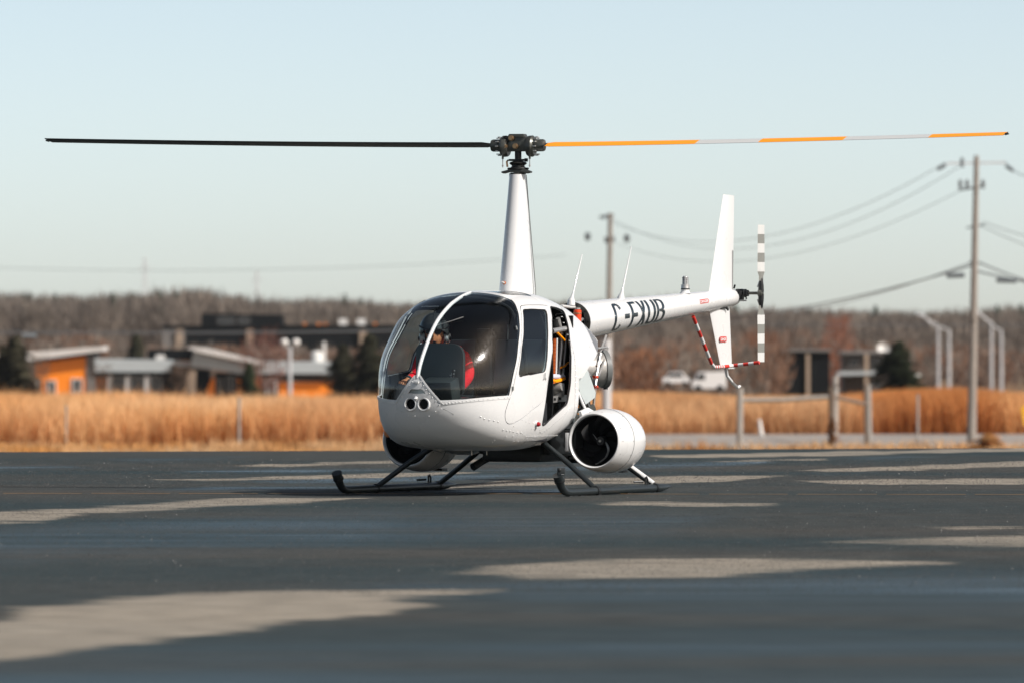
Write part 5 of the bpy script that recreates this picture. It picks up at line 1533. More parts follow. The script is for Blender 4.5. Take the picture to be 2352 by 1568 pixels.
for k in range(10):
    t = 2 * math.pi * k / 10; p = BA - BD * .013 + (Vector((0, 1, 0)) * math.cos(t) + BUP * math.sin(t)) * .135
    MB().lathe([(0, .008), (-.006, .008), (-.006, 0)], p, BD, 8).build('flange_bolt', M['black'], boom)
mb = MB()
for s_ in (.16, .62, 1.05, 1.95, 2.45, 2.9):
    for t in np.linspace(-1.7, 1.7, 26): p = bp_(s_, t); n = p - (BA + BD * s_); dome(mb, p, n.normalized(), .004, .003)
for s_ in np.arange(.05, .55, .03):
    for t in (-.95, -1.12): p = bp_(s_, t); n = p - (BA + BD * s_); dome(mb, p, n.normalized(), .005, .004)
for s_ in np.arange(.05, 3.0, .07):
    for t in (-1.25, 1.75): p = bp_(s_, t); n = p - (BA + BD * s_); dome(mb, p, n.normalized(), .004, .003)
mb.build('rivet_row', M['white'], boom, fix=False)['kind'] = 'stuff'
for s_ in (.62, 1.95, 2.9): MB().tube([bp_(s_ + .006, t, -.001) for t in np.linspace(-3.1, 3.1, 40)], .0015, 5, caps=False).build('panel_seam', M['mgrey'], boom)
# reservoir bottle in the boom mouth
q = hp(1329, 722, .12); MB().lathe([(-.11, .0), (-.11, .027), (.0, .030), (.03, .030), (.034, .024), (.038, 0)], q + Vector((.02, 0, 0)), (0, 0, 1), 22).build('reservoir', M['bottle'], heli)
MB().lathe([(.018, .031), (.018, .033), (.026, .033), (.026, .031)], q + Vector((.02, 0, -.014)), (0, 0, 1), 22).build('reservoir_clamp', M['copper'], heli)
MB().lathe([(.0, .0), (0, .022), (.012, .022), (.012, 0)], q + Vector((.02, 0, .038)), (0, 0, 1), 10).build('reservoir_cap', M['steel'], heli)
MB().tube([hp(1290, 703, .1), hp(1310, 706, .06), hp(1330, 706, -.02)], .012, 10).build('hose', M['cup'], heli)
MB().tube([hp(1342, 716, .05), hp(1344, 740, .05), hp(1345, 770, .05)], .005, 8).build('control_rod', M['steel'], heli)
for y in (-.1, .1): MB().tube([(-.55, y, 1.2), (BA.x + .02, y * .9, BA.z + .02)], .012, 8).build('frame_tube', M['mgrey'], heli)
MB().tube([(-.5, 0, .9), (BA.x + .02, 0, BA.z - .12)], .014, 8).build('frame_tube', M['mgrey'], heli)

# registration C-FXUB painted on the boom: letters as thin raised film
def film(quads, name, parent, m, surf, off=.0012, nsub=1):
    mb = MB()
    for q in quads: mb.add([surf(x, y, off) for x, y in q], [tuple(range(len(q)))])
    return mb.build(name, m, parent, fix=False, ang=60)
TH1 = math.radians(51)
S0 = .487
def lsurf(x, y, off): return bp_(S0 + x, (y - .02) * TH1, off)
def rect(x0, x1, y0, y1, n=14):
    ys = np.linspace(y0, y1, n + 1); return [[(x0, a), (x1, a), (x1, b), (x0, b)] for a, b in zip(ys[:-1], ys[1:])]
def para(x0, y0, x1, y1, w, n=16):
    out = []
    for k in range(n):
        a = k / n; b = (k + 1) / n
        out.append([(x0 + (x1 - x0) * a, y0 + (y1 - y0) * a), (x0 + (x1 - x0) * a + w, y0 + (y1 - y0) * a), (x0 + (x1 - x0) * b + w, y0 + (y1 - y0) * b), (x0 + (x1 - x0) * b, y0 + (y1 - y0) * b)])
    return out
def ringarc(x0, x1, y0, y1, tx, ty, a0, a1, n=36, e=3.2):
    """superelliptic stroke"""
    cx_, cy_ = (x0 + x1) / 2, (y0 + y1) / 2; out = []
    def pt(rx, ry, t):
        c, s = math.cos(t), math.sin(t)
        return (cx_ + rx * math.copysign(abs(c) ** (2 / e), c), cy_ + ry * math.copysign(abs(s) ** (2 / e), s))
    ts = np.linspace(a0, a1, n + 1)
    for t0, t1 in zip(ts[:-1], ts[1:]):
        o0, o1 = pt((x1 - x0) / 2, (y1 - y0) / 2, t0), pt((x1 - x0) / 2, (y1 - y0) / 2, t1)
        i0, i1 = pt((x1 - x0) / 2 - tx, (y1 - y0) / 2 - ty, t0), pt((x1 - x0) / 2 - tx, (y1 - y0) / 2 - ty, t1)
        out.append([o0, o1, i1, i0])
    return out
w = .165; tx = .046; ty = .20
letters = {
    'letter_c': ringarc(0, w, -1, 1, tx, ty, math.radians(24), math.radians(336)),
    'hyphen': rect(.205, .305, -.17, .15, 6),
    'letter_f': rect(.345, .345 + tx, -1, 1) + rect(.345 + tx, .48, .80, 1, 3) + rect(.345 + tx, .47, -.15, .13, 4),
    'letter_x': para(.505, 1, .505 + w - tx - .01, -1, tx) + [[(a, -b) for a, b in q][::-1] for q in para(.505, 1, .505 + w - tx - .01, -1, tx)],
    'letter_u': rect(.68, .68 + tx, -.55, 1) + rect(.68 + w - tx, .68 + w, -.55, 1) + [q for q in ringarc(.68, .68 + w, -1, 0.0, tx, ty, math.pi, 2 * math.pi)],
    'letter_b': rect(.868, .868 + tx, -1, 1) + ringarc(.868 - .06, .868 + w - .005, -.02, 1, tx, ty * .8, -math.pi / 2, math.pi / 2) + ringarc(.868 - .06, .868 + w + .004, -1, .10, tx, ty * .8, -math.pi / 2, math.pi / 2),
}
for nm, qs in letters.items():
    # X strokes cross: lift the second half a hair so they never coincide
    if nm == 'letter_x':
        h = len(qs) // 2
        mb = MB()
        for k, q in enumerate(qs): mb.add([lsurf(x, y, .0012 if k < h else .0020) for x, y in q], [(0, 1, 2, 3)])
        mb.build(nm, M['reg'], boom, fix=False, ang=60)
    elif nm in ('letter_u', 'letter_b', 'letter_f'):
        mb = MB()
        for k, q in enumerate(qs): mb.add([lsurf(x, y, .0012 + .0006 * (0 if k < 14 else (1 if k < 50 else 2))) for x, y in q], [tuple(range(4))])
        mb.build(nm, M['reg'], boom, fix=False, ang=60)
    else: film(qs, nm, boom, M['reg'], lsurf)

def text_on(txt, parent, surf, x0, x1, y0, y1, m, off):
    cu = bpy.data.curves.new('txt', 'FONT'); cu.body = txt; cu.offset = .02; ob = bpy.data.objects.new('txt', cu); COL.objects.link(ob)
    dg = bpy.context.evaluated_depsgraph_get(); me = bpy.data.meshes.new_from_object(ob.evaluated_get(dg))
    COL.objects.unlink(ob); bpy.data.objects.remove(ob)
    P = np.array([v.co[:] for v in me.vertices]); mn = P.min(0); mx = P.max(0)
    for v in me.vertices:
        u = (v.co.x - mn[0]) / (mx[0] - mn[0]); w_ = (v.co.y - mn[1]) / (mx[1] - mn[1])
        v.co = surf(x0 + (x1 - x0) * u, y0 + (y1 - y0) * w_, off)
    me.materials.clear(); me.materials.append(m); me.name = 'lettering'
    return link(bpy.data.objects.new('lettering', me), parent)
# red DANGER arrow on the boom (seen from the left the boom's forward end is on the left)
q = z8(0, 0)
sd = (hp(1607, 694, .085) - BA).dot(BD); ed = (hp(1629, 690, .085) - BA).dot(BD)
def dsurf(x, y, off): return bp_(x, y, off)
dq = []
for k in range(10):
    y0 = -.02 + .04 * k; y1 = y0 + .04
    e0 = ed - .02 * abs(y0 - .18) / .2; e1 = ed - .02 * abs(y1 - .18) / .2
    dq.append([(sd, y0), (e0, y0), (e1, y1), (sd, y1)])
film(dq, 'danger_sticker', boom, M['red'], lambda x, y, o_: bp_(x, y, o_), .0015)
text_on('DANGER', boom, dsurf, sd + .008, ed - .022, .05, .31, M['lettering'], .0035)

# fins
def fin(pts4, t, name):
    """pts4: root LE, root TE, tip TE, tip LE in (a, z); lens-shaped section"""
    (al0, zl0), (at0, zt0), (at1, zt1), (al1, zl1) = pts4; rings = []
    for f in np.linspace(0, 1, 10):
        L = Vector((al0 + (al1 - al0) * f, 0, zl0 + (zl1 - zl0) * f)); Tq = Vector((at0 + (at1 - at0) * f, 0, zt0 + (zt1 - zt0) * f))
        tt = t * (1 - .35 * f)
        r_ = []
        for c, y in ((0, 0), (.04, .35), (.15, .75), (.35, 1), (.6, .8), (.85, .35), (1, .06), (1, -.06), (.85, -.35), (.6, -.8), (.35, -1), (.15, -.75), (.04, -.35)):
            p = L.lerp(Tq, c); r_.append(p + Vector((0, y * tt / 2, 0)))
        rings.append(r_)
    return loft(rings, name, M['white'], heli, 30)
def az(px, py): q = hp(px, py, 0); return (q.x, q.z)
fin([az(1628, 672), az(1683, 668), az(1686, 450), az(1661, 447)], .045, 'upper_fin')
lf = fin([az(1628, 706), az(1675, 700), az(1681, 842), az(1655, 842)], .04, 'lower_fin')
MB().box(hp(1668, 843, 0), (.26, .05, .025)).build('fin_shoe', M['white'], lf, bevel=.004)
# DANGER on the lower fin
L0 = hp(1654, 779, .025); L1 = hp(1670, 779, .025)
def fs_(x, y, off): return Vector((L0.x + (L1.x - L0.x) * x, .0205 + off, L0.z - .0 + y))
MB().add([fs_(x, y, .002) for x, y in ((0, 0), (.06, .022), (.94, .022), (1, 0), (.94, -.022), (.06, -.022))], [(0, 1, 2, 3, 4, 5)]).build('danger_sticker', M['red'], lf, fix=False)
text_on('DANGER', lf, fs_, .1, .9, -.012, .012, M['lettering'], .004)
# beacon and whip antennas
q = hp(1574, 671, 0)
MB().lathe([(-.01, .045), (.005, .034), (.02, .034)], q, (0, 0, 1), 24).build('beacon_base', M['white'], boom)
MB().lathe([(.02, .036), (.03, .036), (.031, .036), (.038, .034), (.06, .034), (.062, 0)], q, (0, 0, 1), 24, matf=lambda i: 1 if i == 0 else 0).build('beacon_collar', [M['alum'], M['black']], boom)
MB().lathe([(.06, .024), (.12, .022), (.128, .016), (.13, 0)], q, (0, 0, 1), 20).build('beacon_lens', mat('clear_lens', (.35, .36, .36), .15, coat=.5), boom)
mb = MB()
for k in range(8):
    for j in range(4):
        t = k * math.pi / 4; mb.box(q + Vector((math.cos(t) * .022, math.sin(t) * .022, .072 + j * .014)), (.006, .006, .009))
mb.build('beacon_diode', M['black'], boom)
for bx, by, tx_, ty_ in ((1312, 693, 1337, 584.5), (1426, 685, 1450, 567)):
    p = hp(bx, by, 0); e = hp(tx_, ty_, 0); d = (e - p)
    MB().tube([p - Vector((0, 0, .03)), p + d * .02, p + d * .1, p + d * .22, e], [.032, .028, .013, .006, .003], 12).build('whip_antenna', M['white'], boom)
# tail guard, stinger
def guard():
    A_ = hp(1592, 727, 0.02); B_ = hp(1634, 834, 0.0); B2 = hp(1641, 842.5, 0.0); C_ = hp(1662, 841.5, .03); D_ = hp(1684, 839, .07); E_ = hp(1744, 832, .30)
    pts = [A_.lerp(B_, t) for t in np.linspace(0, 1, 8)] + [B2] + [B2.lerp(C_, t) for t in np.linspace(.12, 1, 8)] + [C_.lerp(D_, .5)] + [D_.lerp(E_, t) for t in np.linspace(0, 1, 6)]
    MB().tube(pts, .0145, 12, matf=lambda i: i % 2).build('tail_guard', [M['red'], M['white']], heli)
guard()
p = [hp(1667, 846, 0), hp(1670, 862, 0), hp(1686, 882, 0), hp(1694, 889, 0), hp(1699, 886, 0)]
MB().tube(p, [.013, .013, .013, .014, .012], 12).build('tail_skid', M['white'], heli)
# tail rotor
g0 = hp(1700, 676, .05)
trh = hp(1748, 673.6, .25)
tr = empty('tail_rotor', trh, 0, heli)
def tb(mb, name, m, **k): return mb.build(name, m, tr, **k)
tb(MB().tube([Vector((0, -.25, 0)), Vector((0, .01, 0))], .012, 12), 'output_shaft', M['hub'])
for y, r_ in ((-.20, .035), (-.17, .028), (-.145, .034), (-.125, .026)): tb(MB().lathe([(0, 0), (0, r_), (.012, r_), (.012, 0)], (0, y, 0), (0, 1, 0), 16), 'pitch_bearing', M['black'])
tb(MB().box((-.01, -.19, -.01), (.07, .05, .09)), 'gearbox', M['black'], bevel=.008)
tb(MB().tube([Vector((.02, -.23, -.06)), Vector((.02, -.12, -.06))], .006, 8), 'control_rod', M['mgrey'])
tb(MB().tube([Vector((.0, -.13, -.05)), Vector((0, -.14, .03))], .007, 8), 'bellcrank', M['hub'])
tb(MB().lathe([(-.03, .012), (-.02, .03), (.0, .036), (.012, .03), (.02, 0)], (0, 0, 0), (0, 1, 0), 20), 'hub', M['hub'])
for s in (1, -1):
    tb(MB().lathe([(.01, .024), (.06, .022), (.11, .016), (.125, .01)], (0, 0, 0), (0, 0, s), 14), 'blade_grip', M['black'])
    tb(MB().tube([Vector((-.02, -.04, s * .05)), Vector((-.03, -.03, s * .09))], .005, 6), 'pitch_link', M['steel'])
    xs = np.linspace(.10, .555, 13); rings = []
    for x in xs:
        tw = math.radians(14 - 10 * x); c = .10 if x > .14 else .06
        rings.append([Vector((q_ * c * math.cos(tw) + y_ * math.sin(tw), -q_ * c * math.sin(tw) + y_, s * x)) for q_, y_ in ((.5, 0), (.3, .007), (0, .008), (-.5, .001), (0, -.006), (.3, -.006))])
    n = 6; mb = MB(); mb.v = [tuple(q_) for r_ in rings for q_ in r_]; mb.f = []; mb.m = []
    for i in range(len(rings) - 1):
        for k in range(n): mb.f.append((i * n + k, i * n + (k + 1) % n, (i + 1) * n + (k + 1) % n, (i + 1) * n + k)); mb.m.append(0 if (i // 2) % 2 else 1)
    mb.f += [tuple(range(n)), tuple(len(mb.v) - n + k for k in range(n))]; mb.m += [0, 0]
    tb(mb, 'tail_rotor_blade', [M['bladet'], M['bladeg']], ang=50)
MB().tube([hp(1686, 662, 0), hp(1688, 655, 0)], .008, 8).build('vent_cap', M['black'], boom)
MB().tube([hp(1655, 708, .02), hp(1668, 706, .03), hp(1672, 712, .03)], .010, 8).build('fitting', M['black'], boom)

# ---- landing gear
for s in (1, -1):
    b = .92 * s; path = smooth_poly([(1.275, .165), (1.243, .115), (1.195, .062), (1.12, .036), (.98, .033)], 5, closed=False)
    pts = [Vector((a, b, z)) for a, z in path] + [Vector((a, b, .033)) for a in np.linspace(.7, -.60, 6)] + [Vector((-.66, b, .035)), Vector((-.84, b, .042))]
    rs = [.040, .039, .038, .037, .036, .034, .033, .032, .031] + [.030] * (len(path) - 9) + [.030] * 6 + [.027, .002]
    sk = MB().tube(pts, rs, 18).build('skid', M['skid'], heli)
    MB().lathe([(0, .036), (.004, .041), (.016, .041), (.018, .036)], Vector((1.238, b, .112)), (.55, 0, .85), 18).build('toe_clamp', M['black'], sk)
    for a in (1.06, .98, .86, .55, .0, -.5): MB().box((a, b, .006), (.07, .03, .012)).build('wear_shoe', M['black'], sk)
    # ground handling bracket
    MB().tube([Vector((-.33, b, .06)), Vector((-.33, b, .115)), Vector((-.35, b, .12)), Vector((-.37, b, .10)), Vector((-.37, b, .06))], .008, 6).build('towing_loop', M['black'], sk)
    MB().tube([Vector((-.33, b - .02, .085)), Vector((-.27, b - .07, .082))], .009, 6).build('towing_pin', M['black'], sk)
    for a in (.586, -.512):
        MB().lathe([(-.02, .034), (-.018, .037), (.018, .037), (.02, .034)], (a, b, .034), (1, 0, 0), 16).build('saddle_clamp', M['black'], sk)
    MB().tube([Vector((.586, b, .045)), Vector((.53, s * .66, .24)), Vector((.467, s * .40, .41))], [.020, .021, .022], 14).build('front_leg', M['skid'], heli)
    rl = MB().tube([Vector((-.512, b, .045)), Vector((-.49, s * .74, .17)), Vector((-.46, s * .52, .33)), Vector((-.44, s * .36, .42))], [.020, .021, .022, .022], 14).build('rear_leg', M['skid'], heli)
    if s > 0:
        o = MB().tube([Vector((-.512, .905, .065)), Vector((-.495, .74, .177)), Vector((-.48, .64, .247))], [.0215, .0235, .024], 14).build('leg_fairing', M['white'], heli)
        MB().tube([Vector((-.475, .66, .22)), Vector((-.45, .60, .30)), Vector((-.41, .56, .33))], [.02, .026, .018], 12).build('fairing_bracket', M['white'], heli)
MB().tube([(.467, -.42, .40), (.467, .42, .40)], .024, 12).build('cross_tube', M['black'], heli)
MB().tube([(-.44, -.38, .41), (-.44, .38, .41)], .024, 12).build('cross_tube', M['black'], heli)

# ---- nacelles
def nacelle(s):
    O_ = Vector((.33, .784 * s, .405)); D_ = Vector((-1, 0, -.02))
    prof = [(.60, .10), (.45, .13), (.28, .175), (.10, .188), (.03, .192), (.004, .197), (0, .204), (.006, .212), (.03, .220), (.09, .231), (.18, .241), (.27, .2455), (.34, .243), (.42, .232), (.50, .210), (.58, .176), (.66, .132), (.71, .10), (.705, .09), (.60, .10)]
    na = MB().lathe(prof, O_, D_, 72, matf=lambda i: 1 if (i < 4 or i > 16) else 0).build('nacelle', [M['white'], M['void']], heli, ang=50)
    MB().lathe([(.2105, .2435), (.2105, .2452), (.2135, .2455), (.2135, .244)], O_, D_, 72).build('nacelle_seam', M['mgrey'], na)
    mb = MB()
    for k in range(28):
        t = 2 * math.pi * k / 28
        for x, r_ in ((.045, .2245), (.20, .2435), (.46, .2225)):
            if (k + int(x * 100)) % 2: continue
            n = Vector((0, math.cos(t), math.sin(t))); p = O_ + D_ * x + n * r_; dome(mb, p, n, .0045, .003)
    mb.build('nacelle_screw', M['mgrey'], na, fix=False)['kind'] = 'stuff'
    MB().lathe([(.12, .0), (.122, .03), (.135, .036), (.17, .038), (.17, 0)], O_, D_, 24).build('spinner', M['black'], na)
    MB().lathe([(.112, .0), (.112, .009), (.122, .010)], O_, D_, 10).build('spinner_nut', M['steel'], na)
    # six curved fan blades
    for k in range(6):
        t0 = k * math.pi / 3 + .5; rings = []
        for f in np.linspace(0, 1, 12):
            r_ = .03 + .157 * f; t = t0 - 1.15 * f ** 1.1; wdt = .10 + .25 * f * .4
            e = Vector((0, math.cos(t), math.sin(t))); tg = Vector((0, -math.sin(t), math.cos(t)))
            c = O_ + D_ * .17 + e * r_; h = tg * (r_ * wdt + .006) + D_ * -.02
            rings.append([c + h, c - h, c - h + D_ * .002, c + h + D_ * .002])
        loft(rings, 'fan_blade', M['fan'], na, 40)
    U_ = Vector((0, 1, 0)); Z_ = Vector((0, 0, 1)); k_ = 1 / 1842
    pl = [(50, 0), (85, 50), (108, 110), (100, 165), (75, 215), (30, 260), (-40, 305), (-90, 325)]
    MB().tube([O_ + D_ * .145 + U_ * (x * k_) - Z_ * (y * k_) for x, y in smooth_poly(pl, 4, False)], [.002, .004, .006, .008, .009, .010, .011, .011, .011, .011, .010, .009] + [.008] * 6 + [.006] * 6 + [.004] * 5, 8).build('blade_glint', M['fanglint'], na)  # pale streak added in place of the reflection on a fan blade
    MB().tube([O_ + D_ * .14 + U_ * (x * k_) - Z_ * (y * k_) for x, y in ((-65, -20), (-95, -60), (-130, -100))], [.004, .003, .001], 6).build('blade_glint', M['fanglint'], na)
    MB().lathe([(.188, 0), (.188, .186)], O_, D_, 48).build('fan_back', M['void'], na)
    MB().lathe([(.02, .190), (.022, .1885), (.05, .1875), (.052, .190)], O_, D_, 60).build('inlet_ring', M['black'], na)
    # pylon to the fuselage
    MB().prism([O_ + Vector((a, -s * .22, z)) for a, z in ((-.05, .08), (-.5, .06), (-.5, -.05), (-.05, -.06))], (0, 1, 0), .10).build('pylon', M['black'], na, bevel=.008)
    MB().box(O_ + Vector((-.50, s * -.02, -.238)), (.10, .12, .02)).build('mount_pad', M['black'], na, bevel=.003)
    MB().prism([O_ + Vector((.02, 0, 0)) + Vector((a, -s * .225, z)) for a, z in ((-.02, .06), (-.16, .06), (-.16, -.10), (-.02, -.08))], (0, 1, 0), .03).build('mount_lug', M['white'], na, bevel=.006)
    return na
rings = []
for x, r_ in ((.45, .02), (.35, .09), (.15, .13), (-.05, .135), (-.25, .115), (-.42, .07), (-.52, .02)):
    rings.append([Vector((x - .12, -.50 + math.cos(t) * r_ * 1.1, .415 + math.sin(t) * r_)) for t in np.linspace(0, 2 * math.pi, 25)[:-1]])
loft(rings, 'belly_fairing', M['white'], heli, 50)
M['fan'] = mat('fan_black', (.012, .012, .013), .22, spec=.6)
M['fanglint'] = mat('glint_grey', (.30, .30, .29), .3, metal=.5)  # light grey for the painted reflections on the fan blades
nacelle(1); nacelle(-1)

# action camera clipped on the skid toe: a thing of its own
cw = heli.matrix_basis @ Vector((1.27, .935, .0))
M4 = Matrix.Translation((0.047, 60, 0)) @ Matrix.Rotation(HROT, 4, 'Z')
pw = M4 @ Vector((1.262, .94, .150))
ac = empty('action_camera', pw, HROT + .5); tag(ac, 'small black action camera clipped on the near skid toe', 'camera')
MB().box((0, 0, .040), (.034, .058, .058)).build('body', M['skid'], ac, bevel=.006)
MB().lathe([(0, .013), (.006, .013), (.008, .010), (.008, 0)], (.017, -.013, .052), (1, 0, 0), 16).build('lens', M['rub'], ac)
MB().box((.018, .012, .020), (.002, .022, .004)).build('logo_plate', M['alum'], ac)
MB().box((0, 0, .005), (.018, .028, .016)).build('mount', M['black'], ac)

# ================================================================== THE PILOT
PB = Vector((.74, -.33, .74))
pe = empty('person', M4 @ PB, HROT)
tag(pe, 'pilot in a red jacket and black helmet with sunglasses sitting at the controls', 'person')
def pp(a, b, z): return Vector((a, b, z)) - PB
# continuous body: pelvis, spine, neck, head core, arms, legs
HD = Vector((.845, -.305, 1.228))
V = [pp(.70, -.33, .80), pp(.68, -.33, .92), pp(.69, -.33, 1.05), pp(.72, -.332, 1.125), pp(*HD) - Vector((0, 0, .03)), pp(*HD) + Vector((0, 0, .045)),
     pp(.69, -.16, 1.05), pp(.74, -.085, .90), pp(.98, -.075, .775),
     pp(.69, -.46, 1.05), pp(.78, -.485, .92), pp(1.05, -.44, .86),
     pp(.74, -.24, .79), pp(1.12, -.22, .80), pp(1.30, -.22, .50), pp(1.40, -.22, .46),
     pp(.74, -.42, .79), pp(1.12, -.44, .80), pp(1.30, -.44, .50), pp(1.40, -.44, .46)]
Ed = [(0, 1), (1, 2), (2, 3), (3, 4), (4, 5), (2, 6), (6, 7), (7, 8), (2, 9), (9, 10), (10, 11), (0, 12), (12, 13), (13, 14), (14, 15), (0, 16), (16, 17), (17, 18), (18, 19)]
Rr = [(.11, .13), (.10, .13), (.09, .12), (.052, .055), (.072, .078), (.075, .082), .055, .042, .026, .055, .042, .026, .08, .06, .042, .04, .08, .06, .042, .04]
skinned('body', V, Ed, Rr, M['skin'], pe)
# jacket and trousers follow the body
Vj = [pp(.70, -.33, .82), pp(.69, -.33, .94), pp(.695, -.33, 1.055), pp(.715, -.332, 1.115), pp(.69, -.155, 1.06), pp(.715, -.10, .98), pp(.745, -.075, .90), pp(.86, -.07, .835), pp(.94, -.075, .795),
      pp(.69, -.465, 1.055), pp(.73, -.485, .98), pp(.78, -.485, .92), pp(.90, -.45, .885), pp(1.00, -.445, .868)]
Ej = [(0, 1), (1, 2), (2, 3), (2, 4), (4, 5), (5, 6), (6, 7), (7, 8), (2, 9), (9, 10), (10, 11), (11, 12), (12, 13)]
skinned('jacket', Vj, Ej, [(.12, .155), (.115, .15), (.10, .135), (.065, .07), .072, .062, .060, .050, .040, .066, .054, .050, .043, .038], M['jacket'], pe)
Vt = [pp(.71, -.33, .79), pp(.76, -.24, .80), pp(1.12, -.22, .81), pp(1.29, -.22, .52), pp(.76, -.42, .80), pp(1.12, -.44, .81), pp(1.29, -.44, .52)]
skinned('trousers', Vt, [(0, 1), (1, 2), (2, 3), (0, 4), (4, 5), (5, 6)], [(.13, .15), .092, .072, .052, .092, .072, .052], M['cloth'], pe)
for q, r_ in ((pp(.96, -.075, .787), .036), (pp(1.01, -.453, .866), .034)):
    MB().lathe([(-.02, .03), (-.018, r_), (.018, r_), (.022, .028)], q, (1, 0, -.5 if r_ > .035 else -.1), 20).build('cuff', M['cloth'], pe)
# hands with five fingers each, curled round the grips
def hand(o, fwd, side, up, s):
    o = Vector(o); F = Vector(fwd).normalized(); S_ = Vector(side).normalized(); U = F.cross(S_).normalized() * 1
    if U.z < 0: U = -U
    skv = [o, o + F * .05, o + F * .085]; e = [(0, 1), (1, 2)]; r_ = [(.024, .017), (.034, .016), (.032, .013)]
    skinned('hand', skv, e, r_, M['skin'], pe, 2)
    for k, L in enumerate((.070, .080, .075, .060)):
        b = o + F * .078 + S_ * s * (.024 - .016 * k)
        f = [b, b + F * L * .45 + U * .002, b + F * L * .62 - U * L * .35, b + F * L * .35 - U * L * .62]
        skinned('finger', f, [(0, 1), (1, 2), (2, 3)], [.0095, .009, .0085, .007], M['skin'], pe, 1)
    b = o + F * .03 + S_ * s * .026
    skinned('thumb', [b, b + S_ * s * .022 + F * .03 - U * .01, b + S_ * s * .012 + F * .055 - U * .03], [(0, 1), (1, 2)], [.012, .0105, .008], M['skin'], pe, 1)
hand(pp(.965, -.075, .783), (1, .02, -.42), (0, 1, 0), None, -1)
hand(pp(1.03, -.448, .865), (1, .12, -.15), (0, 1, 0), None, 1)
# head details: the face points forward and slightly down toward the camera side
hd = empty('head', pp(*HD), 0, pe); HR = Matrix.Rotation(.36, 3, 'Z') @ Matrix.Rotation(.10, 3, 'Y')
def hv(x, y, z): return HR @ Vector((x, y, z))
mb = MB(); nu, nv = 28, 20; vs = []
for i in range(nv + 1):
    ph = math.pi * i / nv
    for k in range(nu):
        t = 2 * math.pi * k / nu
        x, y, z = math.sin(ph) * math.cos(t), math.sin(ph) * math.sin(t), math.cos(ph)
        wz = 1 - .28 * max(0, -z) ** 1.2; X = x * .098 * (1 - .05 * z); Y = y * .075 * wz; Z = z * .118
        if x > .3:
            X += .012 * math.exp(-((z + .55) / .22) ** 2) * x                      # chin and mouth
            X += .030 * math.exp(-(y / .13) ** 2) * math.exp(-((z + .12) / .17) ** 2)   # nose
            X += .010 * math.exp(-((z - .22) / .1) ** 2) - .010 * math.exp(-((abs(y) - .38) / .16) ** 2) * math.exp(-((z - .05) / .13) ** 2)
            X += .007 * math.exp(-(y / .3) ** 2) * math.exp(-((z + .44) / .05) ** 2) + .006 * math.exp(-(y / .28) ** 2) * math.exp(-((z + .57) / .05) ** 2)
            X += .006 * math.exp(-((abs(y) - .42) / .15) ** 2) * math.exp(-((z + .2) / .2) ** 2)
        vs.append(hv(X, Y, Z))
fs = [(i * nu + k, i * nu + (k + 1) % nu, (i + 1) * nu + (k + 1) % nu, (i + 1) * nu + k) for i in range(nv) for k in range(nu)]
mb.add(vs, fs); mb.build('face', M['skin'], hd)
# mouth line
MB().tube([hv(.101, -.024, -.060), hv(.108, 0, -.0585), hv(.101, .024, -.060)], .0022, 6).build('mouth', mat('lip', (.25, .06, .045), .5), hd)
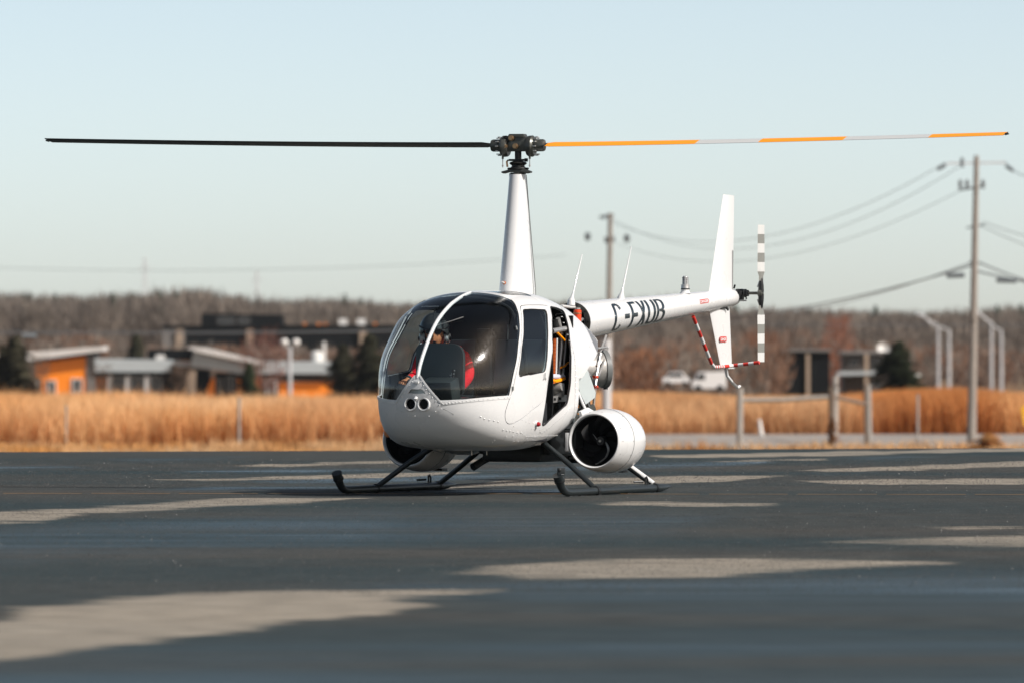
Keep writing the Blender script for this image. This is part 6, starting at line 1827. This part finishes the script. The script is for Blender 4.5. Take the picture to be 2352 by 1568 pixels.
# helmet: shell open at the face
vs = []; nu, nv = 40, 16
for i in range(nv + 1):
    for k in range(nu):
        t = 2 * math.pi * k / nu
        front = max(0, math.cos(t)); phm = 2.2 - .80 * front ** .7
        ph = phm * i / nv
        x, y, z = math.sin(ph) * math.cos(t), math.sin(ph) * math.sin(t), math.cos(ph)
        vs.append(hv(x * .128 - .004, y * .115, z * .132 + .012))
fs = [(i * nu + k, i * nu + (k + 1) % nu, (i + 1) * nu + (k + 1) % nu, (i + 1) * nu + k) for i in range(nv) for k in range(nu)]
he = MB().add(vs, fs).build('helmet', M['helmet'], hd)
MB().tube([hv(.128 * math.cos(t), .117 * math.sin(t), .052 - .02 * math.cos(t)) for t in np.linspace(-1.35, 1.35, 20)], .006, 8).build('helmet_rim', M['rub'], he)
MB().tube([hv(-.06 + .2 * math.cos(t) * .9, 0, .03 + .125 * math.sin(t)) for t in np.linspace(.6, 1.9, 10)], .006, 6).build('visor_rail', M['seal'], he)
MB().prism([hv(.100, y, z) for y, z in ((.018, .035), (.075, .030), (.078, .088), (.022, .098))], HR @ Vector((1, .35, 0)), .03).build('helmet_mount', M['black'], he, bevel=.004)
mb = MB()
for k in range(6): mb.box(hv(.122 - .004 * 0, .048, .045 + .008 * k), (.002, .034 - .004 * (k % 3), .0025), HR)
mb.build('helmet_print', M['lgrey'], he)
for s in (1, -1):
    MB().lathe([(-.02, .036), (0, .040), (.014, .034), (.018, 0)], hv(.0, .100 * s, -.045), HR @ Vector((0.25, s, 0)), 22).build('ear_cup', M['cup'], hd)
    MB().lathe([(0, .0), (0, .016), (.01, .014), (.012, 0)], hv(.006, .117 * s, -.05), HR @ Vector((0.2, s, 0)), 14).build('cup_dial', M['rub'], hd)
    # sunglasses lens
    vs = [hv(.098 - .12 * (abs(y)) ** 1.6, s * y, z) for y, z in round_poly([(.006, -.002), (.045, -.012), (.062, .004), (.058, .026), (.006, .022)], .012, 4)]
    MB().prism(vs, HR @ Vector((1, .25 * s, 0)), .004).build('sunglasses_lens', M['rub'], hd)
    MB().tube([hv(.080, .064 * s, .018), hv(.0, .078 * s, .018)], .003, 6).build('sunglasses_arm', M['rub'], hd)
MB().tube([hv(.01, .108, -.06), hv(.05, .092, -.098), hv(.10, .04, -.085), hv(.122, .008, -.066)], .0035, 8).build('microphone_boom', M['rub'], hd)
MB().lathe([(0, .0), (.002, .010), (.022, .011), (.026, 0)], hv(.124, .022, -.068), HR @ Vector((0, -1, 0.1)), 14).build('microphone', M['rub'], hd)
MB().tube([hv(.03, .085, -.06), hv(.045, .05, -.125), hv(.045, -.05, -.125), hv(.03, -.085, -.06)], .006, 8).build('chin_strap', M['black'], hd)
MB().lathe([(-.03, .075), (0, .07), (.03, .062), (.035, .05)], pp(.725, -.333, 1.115), (.1, 0, 1), 22).build('collar', M['cloth'], pe)
